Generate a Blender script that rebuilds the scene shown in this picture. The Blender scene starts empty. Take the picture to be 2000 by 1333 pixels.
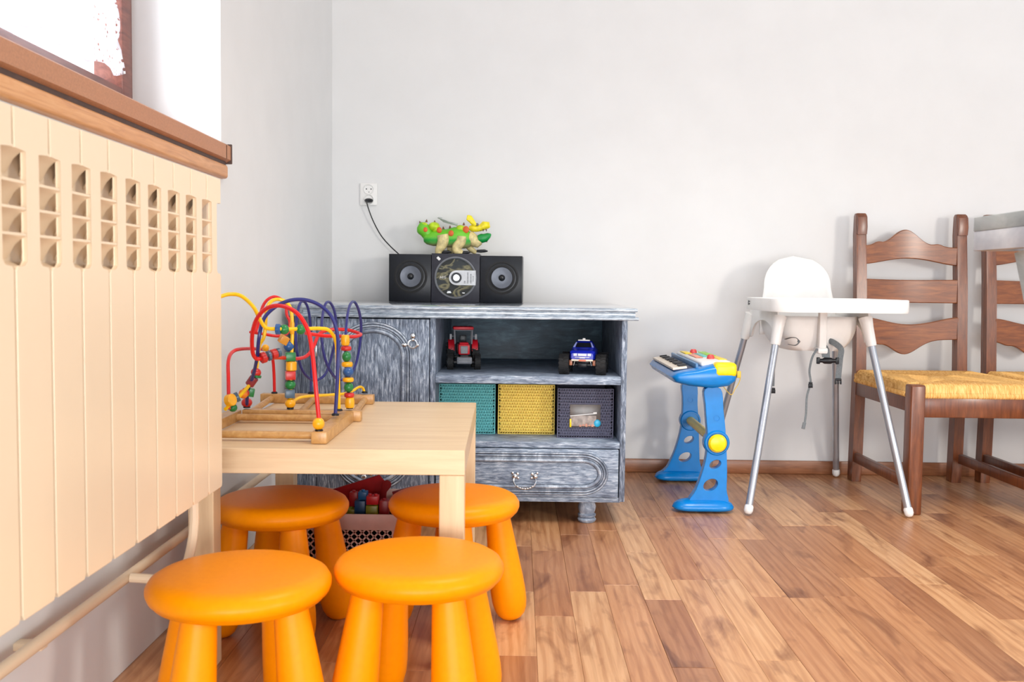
import bpy, bmesh, math, random
from mathutils import Vector, Matrix
PI = math.pi
random.seed(7)
SC = bpy.context.scene
COL = SC.collection

# ------------------------------------------------------------------ camera
F = 1850.0                                   # focal length in pixels of the 2000 px wide frame
CAM = Vector((0, 0, 0.78))
_Y = Vector((13, 109.5, -F)).normalized()    # world +Y seen in camera axes
_X = Vector((1, -0.012, 0)); _X = (_X - _Y * _X.dot(_Y)).normalized()
_Z = _X.cross(_Y)
ROT = Matrix((_X, _Y, _Z))                   # camera axes -> world axes
cd = bpy.data.cameras.new('camera'); cam = bpy.data.objects.new('camera', cd); COL.objects.link(cam)
cam.matrix_world = Matrix.Translation(CAM) @ ROT.to_4x4()
cd.sensor_width = 36; cd.lens = F / 2000 * 36; cd.clip_start = 0.05
cd.dof.use_dof = True; cd.dof.focus_distance = 3.0; cd.dof.aperture_fstop = 9
SC.camera = cam

def at(px, py, y):
    """point at depth y that the photograph shows at pixel px, py"""
    d = ROT @ Vector((px - 1000, 666.5 - py, -F))
    return CAM + d * ((y - CAM.y) / d.y)

# ------------------------------------------------------------------ world, lights, exposure
W = bpy.data.worlds.new('daylight'); SC.world = W; W.use_nodes = True
bg = W.node_tree.nodes['Background']; bg.inputs[0].default_value = (0.86, 0.93, 1.0, 1); bg.inputs[1].default_value = 1.12
SC.view_settings.view_transform = 'Standard'; SC.view_settings.look = 'None'
SC.view_settings.exposure = 0.0; SC.view_settings.gamma = 1.0; SC.view_settings.use_curve_mapping = False

def area(name, loc, target, sx, sy, power, color):
    l = bpy.data.lights.new(name, 'AREA'); l.shape = 'RECTANGLE'; l.size = sx; l.size_y = sy
    l.energy = power; l.color = color
    o = bpy.data.objects.new(name, l); COL.objects.link(o); o.location = loc
    o.rotation_euler = (Vector(target) - Vector(loc)).to_track_quat('-Z', 'Y').to_euler()
    return o
area('daylight_right', (3.1, -0.4, 1.35), (0.2, 3.6, 0.5), 0.5, 0.6, 60, (1.0, 0.93, 0.84))
area('daylight_window', (-2.0, 1.6, 2.1), (-0.3, 2.4, 1.3), 1.6, 1.4, 110, (0.90, 0.95, 1.0))
area('fill_behind', (0.3, -1.4, 0.55), (0.2, 4.0, 0.1), 3.2, 0.8, 34, (0.98, 0.99, 1.0)).data.spread = math.radians(105)  # added fill light behind the camera, lifts the lower back wall
lp = area('overhead_fill', (0.7, 1.9, 2.62), (0.7, 2.5, 0.0), 0.9, 0.9, 15, (1.0, 0.93, 0.84)); lp.data.spread = math.radians(100)  # added overhead fill, narrowed to brighten floor and lower walls

# ------------------------------------------------------------------ node helpers
def new_mat(name):
    m = bpy.data.materials.new(name); m.use_nodes = True
    nt = m.node_tree; b = nt.nodes['Principled BSDF']
    return m, nt, b
def lin(c):
    return tuple(((v/255)/12.92 if v/255 <= 0.04045 else ((v/255+0.055)/1.055)**2.4) for v in c) + (1,)
def coords(nt, scale=(1, 1, 1), kind='Object', rnd=False):
    t = nt.nodes.new('ShaderNodeTexCoord'); m = nt.nodes.new('ShaderNodeMapping')
    m.inputs['Scale'].default_value = scale
    nt.links.new(t.outputs[kind], m.inputs['Vector'])
    if rnd:
        oi = nt.nodes.new('ShaderNodeObjectInfo'); mu = nt.nodes.new('ShaderNodeVectorMath'); mu.operation = 'SCALE'
        mu.inputs[0].default_value = (31.7, 17.3, 9.1)
        nt.links.new(oi.outputs['Random'], mu.inputs['Scale']); nt.links.new(mu.outputs[0], m.inputs['Location'])
    return m.outputs[0]
def noise(nt, vec, scale, detail=4, rough=0.55, dist=0.0):
    n = nt.nodes.new('ShaderNodeTexNoise'); n.inputs['Scale'].default_value = scale
    n.inputs['Detail'].default_value = detail; n.inputs['Roughness'].default_value = rough
    n.inputs['Distortion'].default_value = dist
    nt.links.new(vec, n.inputs['Vector']); return n.outputs['Fac']
def ramp(nt, fac, stops):
    r = nt.nodes.new('ShaderNodeValToRGB'); e = r.color_ramp.elements
    while len(e) < len(stops): e.new(0.5)
    for k, (p, c) in enumerate(stops): e[k].position = p; e[k].color = lin(c)
    nt.links.new(fac, r.inputs[0]); return r.outputs[0]
def mixc(nt, fac, a, b, mode='MIX'):
    m = nt.nodes.new('ShaderNodeMix'); m.data_type = 'RGBA'; m.blend_type = mode
    if isinstance(fac, (int, float)): m.inputs[0].default_value = fac
    else: nt.links.new(fac, m.inputs[0])
    for i, v in ((6, a), (7, b)):
        if isinstance(v, tuple): m.inputs[i].default_value = v
        else: nt.links.new(v, m.inputs[i])
    return m.outputs[2]
def bump(nt, b, h, strength, dist=0.001):
    n = nt.nodes.new('ShaderNodeBump'); n.inputs['Strength'].default_value = strength; n.inputs['Distance'].default_value = dist
    nt.links.new(h, n.inputs['Height']); nt.links.new(n.outputs[0], b.inputs['Normal'])
_pc = {}
def plain(name, c, rough=0.5, var=0.06, scale=40, metal=0.0, coat=0.0, bmp=0.05, spec=0.5, stretch=(1, 1, 1)):
    if name in _pc: return _pc[name]
    m, nt, b = new_mat(name)
    n = noise(nt, coords(nt, stretch), scale)
    c2 = tuple(max(0, v*(1-var)) for v in c); c3 = tuple(min(255, v*(1+var)) for v in c)
    nt.links.new(ramp(nt, n, [(0.3, c2), (0.7, c3)]), b.inputs['Base Color'])
    b.inputs['Roughness'].default_value = rough; b.inputs['Metallic'].default_value = metal
    b.inputs['Coat Weight'].default_value = coat; b.inputs['Specular IOR Level'].default_value = spec
    if bmp: bump(nt, b, n, bmp)
    _pc[name] = m; return m
def woodmat(name, stops, grain=(1, 1, 14), scale=9, rough=0.4, coat=0.2, rnd=True, bmp=0.08, dist=1.2):
    m, nt, b = new_mat(name)
    v = coords(nt, grain, rnd=rnd)
    n = noise(nt, v, scale, 6, 0.6, dist)
    nt.links.new(ramp(nt, n, stops), b.inputs['Base Color'])
    b.inputs['Roughness'].default_value = rough; b.inputs['Coat Weight'].default_value = coat; b.inputs['Coat Roughness'].default_value = 0.2
    bump(nt, b, n, bmp, 0.0006)
    return m

M = {}
M['wall'] = plain('wall_paint', (225, 225, 225), 0.85, 0.008, 6, bmp=0.03, spec=0.2)
M['radiator'] = plain('radiator_enamel', (240, 216, 184), 0.3, 0.01, 5, bmp=0.0)
M['orange'] = plain('orange_plastic', (255, 150, 0), 0.36, 0.015, 90, bmp=0.02, spec=0.16)
M['white'] = plain('white_plastic', (234, 233, 231), 0.35, 0.01, 30, bmp=0.0)
M['black'] = plain('black_plastic', (15, 18, 26), 0.35, 0.15, 60, spec=0.35)
M['rubber'] = plain('black_rubber', (24, 24, 26), 0.75, 0.2, 120)
M['darkgrey'] = plain('charcoal_plastic', (42, 42, 52), 0.45, 0.08, 60, spec=0.4)
M['grey'] = plain('grey_plastic', (120, 122, 128), 0.4, 0.06, 60)
M['chrome'] = plain('silver_metal', (205, 208, 212), 0.22, 0.03, 30, metal=1.0, bmp=0)
M['steel'] = plain('silver_lacquered_steel', (176, 180, 188), 0.32, 0.03, 20, metal=0.65, bmp=0)
M['blue'] = plain('bright_blue_plastic', (0, 126, 206), 0.25, 0.03, 30, bmp=0)
M['yellow'] = plain('yellow_plastic', (250, 214, 6), 0.3, 0.03, 30, bmp=0)
M['strap'] = plain('grey_webbing', (112, 118, 122), 0.9, 0.15, 500, bmp=0.3)
M['brownsill'] = plain('brown_sill_laminate', (184, 128, 94), 0.5, 0.05, 260, bmp=0.15)
M['darkseal'] = plain('dark_brown_edging', (78, 56, 48), 0.6, 0.1, 60)
M['birch'] = woodmat('birch_veneer', [(0.25, (214, 180, 140)), (0.55, (228, 198, 158)), (0.8, (236, 210, 172))], (0.8, 12, 12), 5, 0.42, 0.1, bmp=0.02, dist=0.4)
M['birchleg'] = woodmat('birch_veneer_upright', [(0.25, (214, 180, 140)), (0.55, (228, 198, 158)), (0.8, (236, 210, 172))], (12, 12, 0.8), 5, 0.42, 0.1, bmp=0.02, dist=0.4)
M['beech'] = woodmat('varnished_beech', [(0.25, (178, 126, 66)), (0.55, (204, 154, 92)), (0.8, (222, 178, 116))], (5, 5, 5), 9, 0.4, 0.3, bmp=0.05)
M['chairwood'] = woodmat('stained_walnut', [(0.2, (74, 34, 12)), (0.5, (110, 56, 24)), (0.8, (138, 76, 36))], (14, 14, 1.6), 7, 0.34, 0.25, dist=0.4)
M['slatwood'] = woodmat('stained_walnut_slat', [(0.2, (90, 44, 16)), (0.5, (126, 68, 28)), (0.8, (156, 92, 42))], (1.6, 8, 14), 6, 0.34, 0.3, dist=0.6)
M['sillwood'] = woodmat('oak_sill_board', [(0.2, (190, 124, 72)), (0.5, (222, 156, 98)), (0.8, (238, 182, 126))], (8, 0.8, 12), 7, 0.42, 0.2)
M['framewood'] = woodmat('mahogany_window_frame', [(0.2, (86, 46, 40)), (0.5, (122, 70, 58)), (0.8, (150, 92, 76))], (8, 1, 8), 6, 0.4, 0.3)

def skirting():
    return woodmat('brown_skirting', [(0.2, (116, 70, 42)), (0.5, (146, 92, 58)), (0.8, (170, 112, 74))], (1.2, 10, 14), 7, 0.4, 0.2)
M['skirting'] = skirting()

# floor planks: each plank picks its own tone from its object's random value
m, nt, b = new_mat('oak_laminate')
v = coords(nt, (16, 0.8, 16), rnd=True)
n1 = noise(nt, v, 5, 6, 0.6, 0.5)
v2 = coords(nt, (9, 2.6, 9), rnd=True); n2 = noise(nt, v2, 1.3, 4, 0.55, 1.2)
wv = nt.nodes.new('ShaderNodeTexWave'); wv.wave_type = 'BANDS'; wv.bands_direction = 'X'
wv.inputs['Scale'].default_value = 1.1; wv.inputs['Distortion'].default_value = 7; wv.inputs['Detail'].default_value = 2; wv.inputs['Detail Scale'].default_value = 0.9
nt.links.new(coords(nt, (12, 2.2, 12), rnd=True), wv.inputs['Vector'])
grain = ramp(nt, n1, [(0.25, (186, 136, 96)), (0.5, (212, 166, 124)), (0.78, (228, 188, 148))])
dark = ramp(nt, n2, [(0.52, (255, 255, 255)), (0.74, (178, 154, 138))])
ring = ramp(nt, wv.outputs['Fac'], [(0.1, (206, 180, 156)), (0.5, (255, 255, 255))])
oi = nt.nodes.new('ShaderNodeObjectInfo')
tone = ramp(nt, oi.outputs['Random'], [(0.0, (196, 172, 158)), (0.35, (224, 202, 186)), (0.65, (242, 228, 214)), (1.0, (255, 255, 250))])
c = mixc(nt, 1.0, grain, dark, 'MULTIPLY'); c = mixc(nt, 0.35, c, ring, 'MULTIPLY'); c = mixc(nt, 1.0, c, tone, 'MULTIPLY')
nt.links.new(c, b.inputs['Base Color']); b.inputs['Roughness'].default_value = 0.36
b.inputs['Coat Weight'].default_value = 0.15; b.inputs['Coat Roughness'].default_value = 0.25
bump(nt, b, n1, 0.1, 0.0005); M['plank'] = m

def limewash(name, stretch, base=((46, 56, 72), (118, 132, 152), (210, 220, 232)), scale=19, coat=0.0, rough=0.5):
    m, nt, b = new_mat(name)
    n = noise(nt, coords(nt, stretch), scale, 8, 0.68, 0.6)
    n2 = noise(nt, coords(nt, (3, 3, 3)), 4, 3, 0.5)
    c1 = ramp(nt, n, [(0.32, base[0]), (0.5, base[1]), (0.68, base[2])])
    c2 = ramp(nt, n2, [(0.3, (200, 200, 206)), (0.7, (255, 255, 255))])
    nt.links.new(mixc(nt, 1.0, c1, c2, 'MULTIPLY'), b.inputs['Base Color'])
    b.inputs['Roughness'].default_value = rough; b.inputs['Coat Weight'].default_value = coat; b.inputs['Coat Roughness'].default_value = 0.08
    bump(nt, b, n, 0.25, 0.0008)
    return m
M['limeV'] = limewash('limewashed_paint_upright_grain', (9, 9, 1.3))
M['limeH'] = limewash('limewashed_paint_level_grain', (1.3, 9, 9), ((72, 86, 106), (146, 162, 182), (220, 230, 240)))
M['limeTop'] = limewash('limewashed_varnished_top', (1.3, 9, 9), ((92, 104, 118), (150, 164, 178), (206, 214, 222)), coat=1.0, rough=0.25)
M['limeM'] = limewash('limewashed_moulding', (4, 4, 4), ((104, 116, 134), (160, 172, 188), (222, 230, 238)), 8)
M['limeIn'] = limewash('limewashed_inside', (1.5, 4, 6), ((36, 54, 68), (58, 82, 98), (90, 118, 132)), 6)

# glass, disc lid, clear pocket
def glass(name, col, alpha, rough=0.05):
    m, nt, b = new_mat(name)
    out = nt.nodes['Material Output']; t = nt.nodes.new('ShaderNodeBsdfTransparent'); g = nt.nodes.new('ShaderNodeBsdfGlossy')
    g.inputs['Roughness'].default_value = rough; g.inputs[0].default_value = lin(col)
    fr = nt.nodes.new('ShaderNodeLayerWeight'); fr.inputs[0].default_value = 0.25
    mr = nt.nodes.new('ShaderNodeMath'); mr.operation = 'MULTIPLY_ADD'; mr.use_clamp = True; mr.inputs[1].default_value = 0.35; mr.inputs[2].default_value = alpha
    nt.links.new(fr.outputs['Facing'], mr.inputs[0])
    mx = nt.nodes.new('ShaderNodeMixShader')
    nt.links.new(mr.outputs[0], mx.inputs[0]); nt.links.new(t.outputs[0], mx.inputs[1]); nt.links.new(g.outputs[0], mx.inputs[2])
    nt.links.new(mx.outputs[0], out.inputs[0]); return m
M['glass'] = glass('window_glass', (240, 248, 255), 0.02)
M['clear'] = glass('clear_plastic', (200, 205, 210), 0.0, 0.1)
# lace
m, nt, b = new_mat('white_lace')
b.inputs['Base Color'].default_value = (0.93, 0.94, 0.97, 1); b.inputs['Roughness'].default_value = 0.9
vo = nt.nodes.new('ShaderNodeTexVoronoi'); vo.inputs['Scale'].default_value = 90
nt.links.new(coords(nt, (1, 1, 1)), vo.inputs['Vector'])
n = noise(nt, coords(nt, (1, 1, 1)), 14, 3, 0.6, 2.0)
r1 = ramp(nt, vo.outputs['Distance'], [(0.34, (0, 0, 0)), (0.42, (255, 255, 255))])
r2 = ramp(nt, n, [(0.46, (255, 255, 255)), (0.50, (0, 0, 0))])
al = mixc(nt, 1.0, r1, r2, 'LIGHTEN')
tr = nt.nodes.new('ShaderNodeBsdfTranslucent'); tr.inputs[0].default_value = (0.95, 0.96, 1, 1)
tp = nt.nodes.new('ShaderNodeBsdfTransparent'); mx = nt.nodes.new('ShaderNodeMixShader'); mx2 = nt.nodes.new('ShaderNodeMixShader')
mx.inputs[0].default_value = 0.6
nt.links.new(b.outputs[0], mx.inputs[1]); nt.links.new(tr.outputs[0], mx.inputs[2])
nt.links.new(al, mx2.inputs[0]); nt.links.new(tp.outputs[0], mx2.inputs[1]); nt.links.new(mx.outputs[0], mx2.inputs[2])
nt.links.new(mx2.outputs[0], nt.nodes['Material Output'].inputs[0]); M['lace'] = m

# ------------------------------------------------------------------ mesh builder
class B:
    def __init__(s): s.bm = bmesh.new()
    def _xf(s, vs, mat):
        if mat is not None: bmesh.ops.transform(s.bm, matrix=mat, verts=vs)
    def box(s, x0, x1, y0, y1, z0, z1, bev=0.0, mat=None, seg=2):
        r = bmesh.ops.create_cube(s.bm, size=1.0); vs = r['verts']
        for v in vs: v.co = Vector(((x0+x1)/2 + v.co.x*(x1-x0), (y0+y1)/2 + v.co.y*(y1-y0), (z0+z1)/2 + v.co.z*(z1-z0)))
        if bev:
            es = list({e for v in vs for e in v.link_edges})
            r = bmesh.ops.bevel(s.bm, geom=es, offset=bev, segments=seg, affect='EDGES', profile=0.5)
            vs = list({v for f in r['faces'] for v in f.verts} | {v for v in vs if v.is_valid})
        s._xf(vs, mat); return s
    def grid(s, rows, closed_u=False, closed_v=False, cap=False):
        vr = [[s.bm.verts.new(p) for p in row] for row in rows]
        nu, nv = len(vr), len(vr[0])
        for i in range(nu if closed_u else nu-1):
            for j in range(nv if closed_v else nv-1):
                a, b_, c_, d = vr[i][j], vr[i][(j+1) % nv], vr[(i+1) % nu][(j+1) % nv], vr[(i+1) % nu][j]
                if len({a, b_, c_, d}) == 4: s.bm.faces.new((a, b_, c_, d))
        if cap: s.bm.faces.new(vr[0][::-1]); s.bm.faces.new(vr[-1])
        return s
    def lathe(s, prof, mat=None, seg=32, sx=1, sy=1, cap=None):
        if cap is None: cap = prof[0][0] < 1e-4 and prof[-1][0] < 1e-4
        rows = []
        for (r, z) in prof:
            rows.append([Vector((max(r, 1e-5)*math.cos(2*PI*k/seg)*sx, max(r, 1e-5)*math.sin(2*PI*k/seg)*sy, z)) for k in range(seg)])
        if mat is not None: rows = [[mat @ p for p in row] for row in rows]
        return s.grid(rows, closed_v=True, cap=cap)
    def loft(s, pts, radii, seg=14, flat=None, closed=False, cap=True):
        """tube through pts, radius (or (a,b)) for each point"""
        n = len(pts); pts = [Vector(p) for p in pts]
        tang = []
        for i in range(n):
            a = pts[(i-1) % n] if closed else pts[max(i-1, 0)]; b_ = pts[(i+1) % n] if closed else pts[min(i+1, n-1)]
            t = (b_ - a); tang.append(t.normalized() if t.length > 1e-9 else Vector((0, 0, 1)))
        up = Vector(flat) if flat else (Vector((0, 0, 1)) if abs(tang[0].z) < 0.9 else Vector((1, 0, 0)))
        nrm = (up - tang[0]*up.dot(tang[0])).normalized()
        rows = []
        for i in range(n):
            t = tang[i]
            if flat: nrm = Vector(flat)
            nrm = (nrm - t*nrm.dot(t)).normalized(); bn = t.cross(nrm)
            r = radii[i] if isinstance(radii, (list, tuple)) else radii
            ra, rb = r if isinstance(r, (list, tuple)) else (r, r)
            rows.append([pts[i] + nrm*math.cos(2*PI*k/seg)*ra + bn*math.sin(2*PI*k/seg)*rb for k in range(seg)])
        return s.grid(rows, closed_u=closed, closed_v=True, cap=(cap and not closed))
    def tube(s, pts, r, seg=8, sub=6, closed=False):
        return s.loft(spline(pts, sub, closed), r, seg, closed=closed)
    def prism(s, outline, d0, d1, axis='Y', bev=0.0, mat=None):
        """outline (a,b) extruded along axis: Y -> (x,z); X -> (y,z); Z -> (x,y)"""
        def P(a, b_, d): return {'Y': (a, d, b_), 'X': (d, a, b_), 'Z': (a, b_, d)}[axis]
        v0 = [s.bm.verts.new(P(a, b_, d0)) for a, b_ in outline]; v1 = [s.bm.verts.new(P(a, b_, d1)) for a, b_ in outline]
        n = len(outline); f0 = s.bm.faces.new(v0); f1 = s.bm.faces.new(v1[::-1]); fs = [f0, f1]
        for i in range(n): fs.append(s.bm.faces.new((v0[i], v1[i], v1[(i+1) % n], v0[(i+1) % n])))
        vs = v0 + v1
        if bev:
            es = list(f0.edges) + list(f1.edges)
            r = bmesh.ops.bevel(s.bm, geom=es, offset=bev, segments=2, affect='EDGES', profile=0.5)
            vs = list({v for f in r['faces'] for v in f.verts} | {v for v in vs if v.is_valid})
        s._xf(vs, mat); return s
    def sphere(s, c, r, sx=1, sy=1, sz=1, seg=16, mat=None):
        res = bmesh.ops.create_uvsphere(s.bm, u_segments=seg, v_segments=max(8, seg*2//3), radius=1)
        for v in res['verts']: v.co = Vector((v.co.x*r*sx, v.co.y*r*sy, v.co.z*r*sz))
        if mat is not None: s._xf(res['verts'], mat)
        for v in res['verts']: v.co += Vector(c)
        return s
    def sweep(s, path, prof, y0=0, axis='Y'):
        """closed 2-D path (x,z) with an open profile of (outward offset, protrusion towards -y)"""
        n = len(path); rows = []
        for i in range(n):
            a = Vector(path[i-1]); b_ = Vector(path[(i+1) % n]); t = (b_-a).normalized(); nr = Vector((t.y, -t.x))
            rows.append([Vector((path[i][0]+nr.x*o, y0-h, path[i][1]+nr.y*o)) for o, h in prof])
        return s.grid(rows, closed_u=True)
    def obj(s, name, mat, parent=None, smooth=35, loc=None, rot=None):
        bmesh.ops.remove_doubles(s.bm, verts=s.bm.verts, dist=1e-6)
        bmesh.ops.recalc_face_normals(s.bm, faces=s.bm.faces)
        me = bpy.data.meshes.new(name); s.bm.to_mesh(me); s.bm.free()
        if smooth:
            for p in me.polygons: p.use_smooth = True
            me.set_sharp_from_angle(angle=math.radians(smooth))
        me.materials.append(M[mat] if isinstance(mat, str) else mat)
        o = bpy.data.objects.new(name, me); COL.objects.link(o)
        if loc is not None: o.location = loc
        if rot is not None: o.rotation_euler = rot
        if parent is not None: o.parent = parent
        return o
def spline(pts, sub=6, closed=False):
    pts = [Vector(p) for p in pts]; n = len(pts); out = []
    for i in range(n if closed else n-1):
        if closed: p0, p1, p2, p3 = pts[i-1], pts[i], pts[(i+1) % n], pts[(i+2) % n]
        else: p0, p1, p2, p3 = pts[max(i-1, 0)], pts[i], pts[i+1], pts[min(i+2, n-1)]
        for k in range(sub):
            t = k/sub
            out.append(0.5*((2*p1)+(-p0+p2)*t+(2*p0-5*p1+4*p2-p3)*t*t+(-p0+3*p1-3*p2+p3)*t**3))
    if not closed: out.append(pts[-1])
    return out
def thing(name, label, cat, loc=(0, 0, 0), rotz=0, group=None):
    o = bpy.data.objects.new(name, None); COL.objects.link(o); o.location = loc; o.rotation_euler = (0, 0, rotz)
    o.empty_display_size = 0.05; o['label'] = label; o['category'] = cat
    if group: o['group'] = group
    return o
def tag(o, label, cat, group=None):
    o['label'] = label; o['category'] = cat
    if group: o['group'] = group
    return o
def lab(o, l): o['label'] = l; return o
def struct(o): o['kind'] = 'structure'; return o
def dup(root, loc, rotz, label, group=None):
    r = root.copy(); COL.objects.link(r); r.location = loc; r.rotation_euler = (0, 0, rotz); r['label'] = label
    if group: r['group'] = group
    for ch in list(root.children):
        c_ = ch.copy(); COL.objects.link(c_); c_.parent = r
        for g in ch.children:
            d = g.copy(); COL.objects.link(d); d.parent = c_
    return r
def rot_to(v):                                 # matrix turning +Z onto v
    return Vector(v).to_track_quat('Z', 'Y').to_matrix().to_4x4()
T = Matrix.Translation
def RX(a): return Matrix.Rotation(a, 4, 'X')
def RY(a): return Matrix.Rotation(a, 4, 'Y')
def RZ(a): return Matrix.Rotation(a, 4, 'Z')
def ellipse(cx, cz, rx, rz, a0, a1, n): return [(cx+rx*math.cos(a0+(a1-a0)*k/n), cz+rz*math.sin(a0+(a1-a0)*k/n)) for k in range(n+1)]

# ================================================================== SETTING
WX, WY = -0.78, 3.96
b = B(); b.box(-1.3, 3.6, -0.6, 4.2, -0.12, -0.0145)
floor = struct(b.obj('floor', plain('floor_underlay', (120, 84, 58), 0.7)))
pw = 0.092; x = WX; col = 0; rr = random.Random(3)
while x < 2.56:
    y = 0.95 + rr.random()*0.55
    first = True
    while y < WY-0.02:
        ln = rr.choice((0.42, 0.55, 0.68, 0.80))
        y1 = min(y+ln, WY)
        if not (x > 1.0 and y1 < 1.6):
            dz = rr.uniform(-0.0004, 0.0002)
            b = B(); L = y1-y
            b.box(-pw/2+0.00025, pw/2-0.00025, -L/2+0.0004, L/2-0.0004, -0.014, 0, 0.0005, seg=1)
            b.obj('plank', 'plank', floor, loc=(x+pw/2, (y+y1)/2, dz))
        y = y1
    x += pw; col += 1

b = B()
b.box(-1.32, WX, -0.6, 2.49, 0, 1.05); b.box(-1.32, WX, 2.49, 4.2, 0, 2.7); b.box(-1.32, WX, -0.6, 2.49, 2.35, 2.7)
struct(b.obj('wall_left', 'wall', smooth=0))
b = B(); b.box(WX, 3.6, WY, 4.2, 0, 2.7)
struct(b.obj('wall_back', 'wall', smooth=0))
b = B(); b.box(WX, 3.6, WY-0.014, WY, 0, 0.056, 0.004)
struct(b.obj('baseboard_back', 'skirting'))

b = B(); b.box(-1.32, 3.6, -0.6, 4.2, 2.7, 2.8)
struct(b.obj('ceiling', 'wall', smooth=0))

# window: frame, opening sash, pane, sill
win = bpy.data.objects.new('window_1', None); COL.objects.link(win); win['kind'] = 'structure'; win.location = (-1.01, 1.2, 1.14)
def wbox(name, mat, x0, x1, y0, y1, z0, z1, bev=0.004):
    b = B(); b.box(x0+1.01, x1+1.01, y0-1.2, y1-1.2, z0-1.14, z1-1.14, bev); return b.obj(name, mat, win)
for nm, a in (('frame_rail', (-1.078, -1.013, -0.4, 2.434, 1.12, 1.215)), ('frame_rail', (-1.078, -1.013, -0.4, 2.434, 2.29, 2.36)),
              ('frame_post', (-1.08, -1.01, 2.435, 2.493, 1.10, 2.36))):
    wbox(nm, 'framewood', *a)
wbox('sash_rail', 'framewood', -1.07, -0.996, -0.3, 2.3955, 1.205, 1.262, 0.006)
wbox('frame_bead', 'framewood', -1.075, -0.998, -0.3, 2.4925, 1.13, 1.206, 0.003)
wbox('sash_rail', 'framewood', -1.07, -0.996, -0.3, 2.3955, 2.25, 2.30, 0.006)
wbox('sash_stile', 'framewood', -1.07, -0.995, 2.395, 2.452, 1.205, 2.30, 0.006)
wbox('pane', 'glass', -1.046, -1.040, -0.3, 2.40, 1.255, 2.26, 0)
b = B(); b.prism([(0.245, -0.005), (0.245, -0.04), (0.235, -0.046), (-0.1, -0.046), (-0.1, 0.0), (0.238, 0.0)], -1.6, 1.29, 'Y'); b.prism([(0.245, -0.005), (0.245, -0.04), (0.235, -0.046), (0.2305, -0.046), (0.2305, 0.0), (0.238, 0.0)], 1.285, 1.325, 'Y')
lab(b.obj('window_sill', 'brownsill', win), 'brown laminate window sill')
b = B(); b.box(0.15, 0.248, 1.322, 1.328, -0.05, 0.002, 0.002); lab(b.obj('sill_end_cap', 'darkseal', win), 'dark end cap of the sill')
b = B(); b.box(0.1, 0.236, -1.6, 1.31, -0.056, -0.044, 0.002); b.obj('sill_edging', 'darkseal', win)
b = B(); b.box(0.1, 0.246, -1.6, 1.30, -0.092, -0.056, 0.008, seg=3); lab(b.obj('sill_board', 'sillwood', win), 'oak coloured board under the sill')

# lace curtain in the window recess
rows = []
for i in range(90):
    y = -0.2 + i*0.0288
    row = []
    for j in range(60):
        z = 1.262 + 0.02*abs(math.sin(y*22)) + j*(1.0/59)
        if i > 84: yy = min(y, 2.275 + 0.028*abs(math.sin(z*26)) + (0.03 if z < 1.34 else 0))
        else: yy = y
        row.append(Vector((0.006*math.sin(y*40)+0.004*math.sin(y*13+1), yy-1.1, z-1.26)))
    rows.append(row)
b = B(); b.grid(rows)
cur = b.obj('lace_curtain', 'lace', loc=(-0.965, 1.1, 1.26))
sm = cur.modifiers.new('thickness', 'SOLIDIFY'); sm.thickness = 0.0008
tag(cur, 'white lace curtain hanging in front of the mahogany framed window', 'curtain')

# ================================================================== RADIATOR
rad = thing('radiator', 'long cream ribbed radiator on the left wall below the window sill', 'radiator', (-0.551, 1.032, 0.0))
Z0, Z1 = 0.396, 0.968
def section_mesh():
    b = B(); hw = 0.0378; nw = 0.0245; s0, s1 = 0.794, 0.923
    o = [(-hw, Z0+0.006), (-hw+0.004, Z0), (hw-0.004, Z0), (hw, Z0+0.006), (hw, s0-0.004), (hw-0.003, s0), (hw-nw+0.006, s0), (hw-nw, s0+0.006), (hw-nw, s1), (hw, s1), (hw, Z1),
         (-hw, Z1), (-hw, s1), (-hw+nw, s1), (-hw+nw, s0+0.006), (-hw+nw-0.006, s0), (-hw+0.003, s0), (-hw, s0-0.004)]
    b.prism(o, -0.006, 0.0, 'X', 0.0012)
    b.box(-0.05, -0.0062, -0.010, 0.010, Z0+0.01, s0-0.03); b.box(-0.0232, -0.0062, -0.010, 0.010, s1+0.004, Z1-0.011)
    for q in (-1, 1): b.box(-0.0232, -0.0061, q*0.0369-0.0008, q*0.0369+0.0008, Z0+0.008, s0-0.003)
    b.box(-0.098, -0.092, -0.036, 0.036, Z0+0.02, Z1-0.02)
    b.box(-0.092, -0.0062, -0.0382, 0.0382, Z1-0.006, Z1-0.001)
    b.box(-0.027, -0.0235, -0.0398, 0.0398, s0-0.03, Z1-0.01)
    b.lathe([(0.0, -0.04), (0.02, -0.04), (0.02, 0.04), (0, 0.04)], T((-0.06, 0, Z0+0.045)) @ RX(PI/2), 14)
    return b
def fin_mesh():
    b = B()
    for z in (0.828, 0.857, 0.886, 0.9235):
        pr = [(x_*0.58, z_) for x_, z_ in [(-0.001, z), (-0.012, z-0.0035), (-0.024, z-0.010), (-0.034, z-0.020), (-0.040, z-0.026), (-0.040, z-0.022), (-0.033, z-0.016), (-0.023, z-0.006), (-0.012, z+0.0005), (-0.001, z+0.003)]]
        b.prism(pr, 0.040-0.0255, 0.040+0.0255, 'Y')
    b.prism([(-0.004, 0.7925), (-0.02, 0.800), (-0.0232, 0.8), (-0.0232, 0.79)], 0.04-0.0255, 0.04+0.0255, 'Y')
    return b
sec = section_mesh().obj('radiator_section', 'radiator', rad, smooth=0)
fin = fin_mesh().obj('louvre', 'radiator', sec)
for k in range(-5, 9):
    yk = 1.024 + 0.08*k + 0.04 - 1.02
    if k == -5: s_ = sec; f_ = fin
    else:
        s_ = sec.copy(); COL.objects.link(s_)
        if k < 8: f_ = fin.copy(); COL.objects.link(f_); f_.parent = s_
    s_.location = (0, yk, 0)
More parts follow.
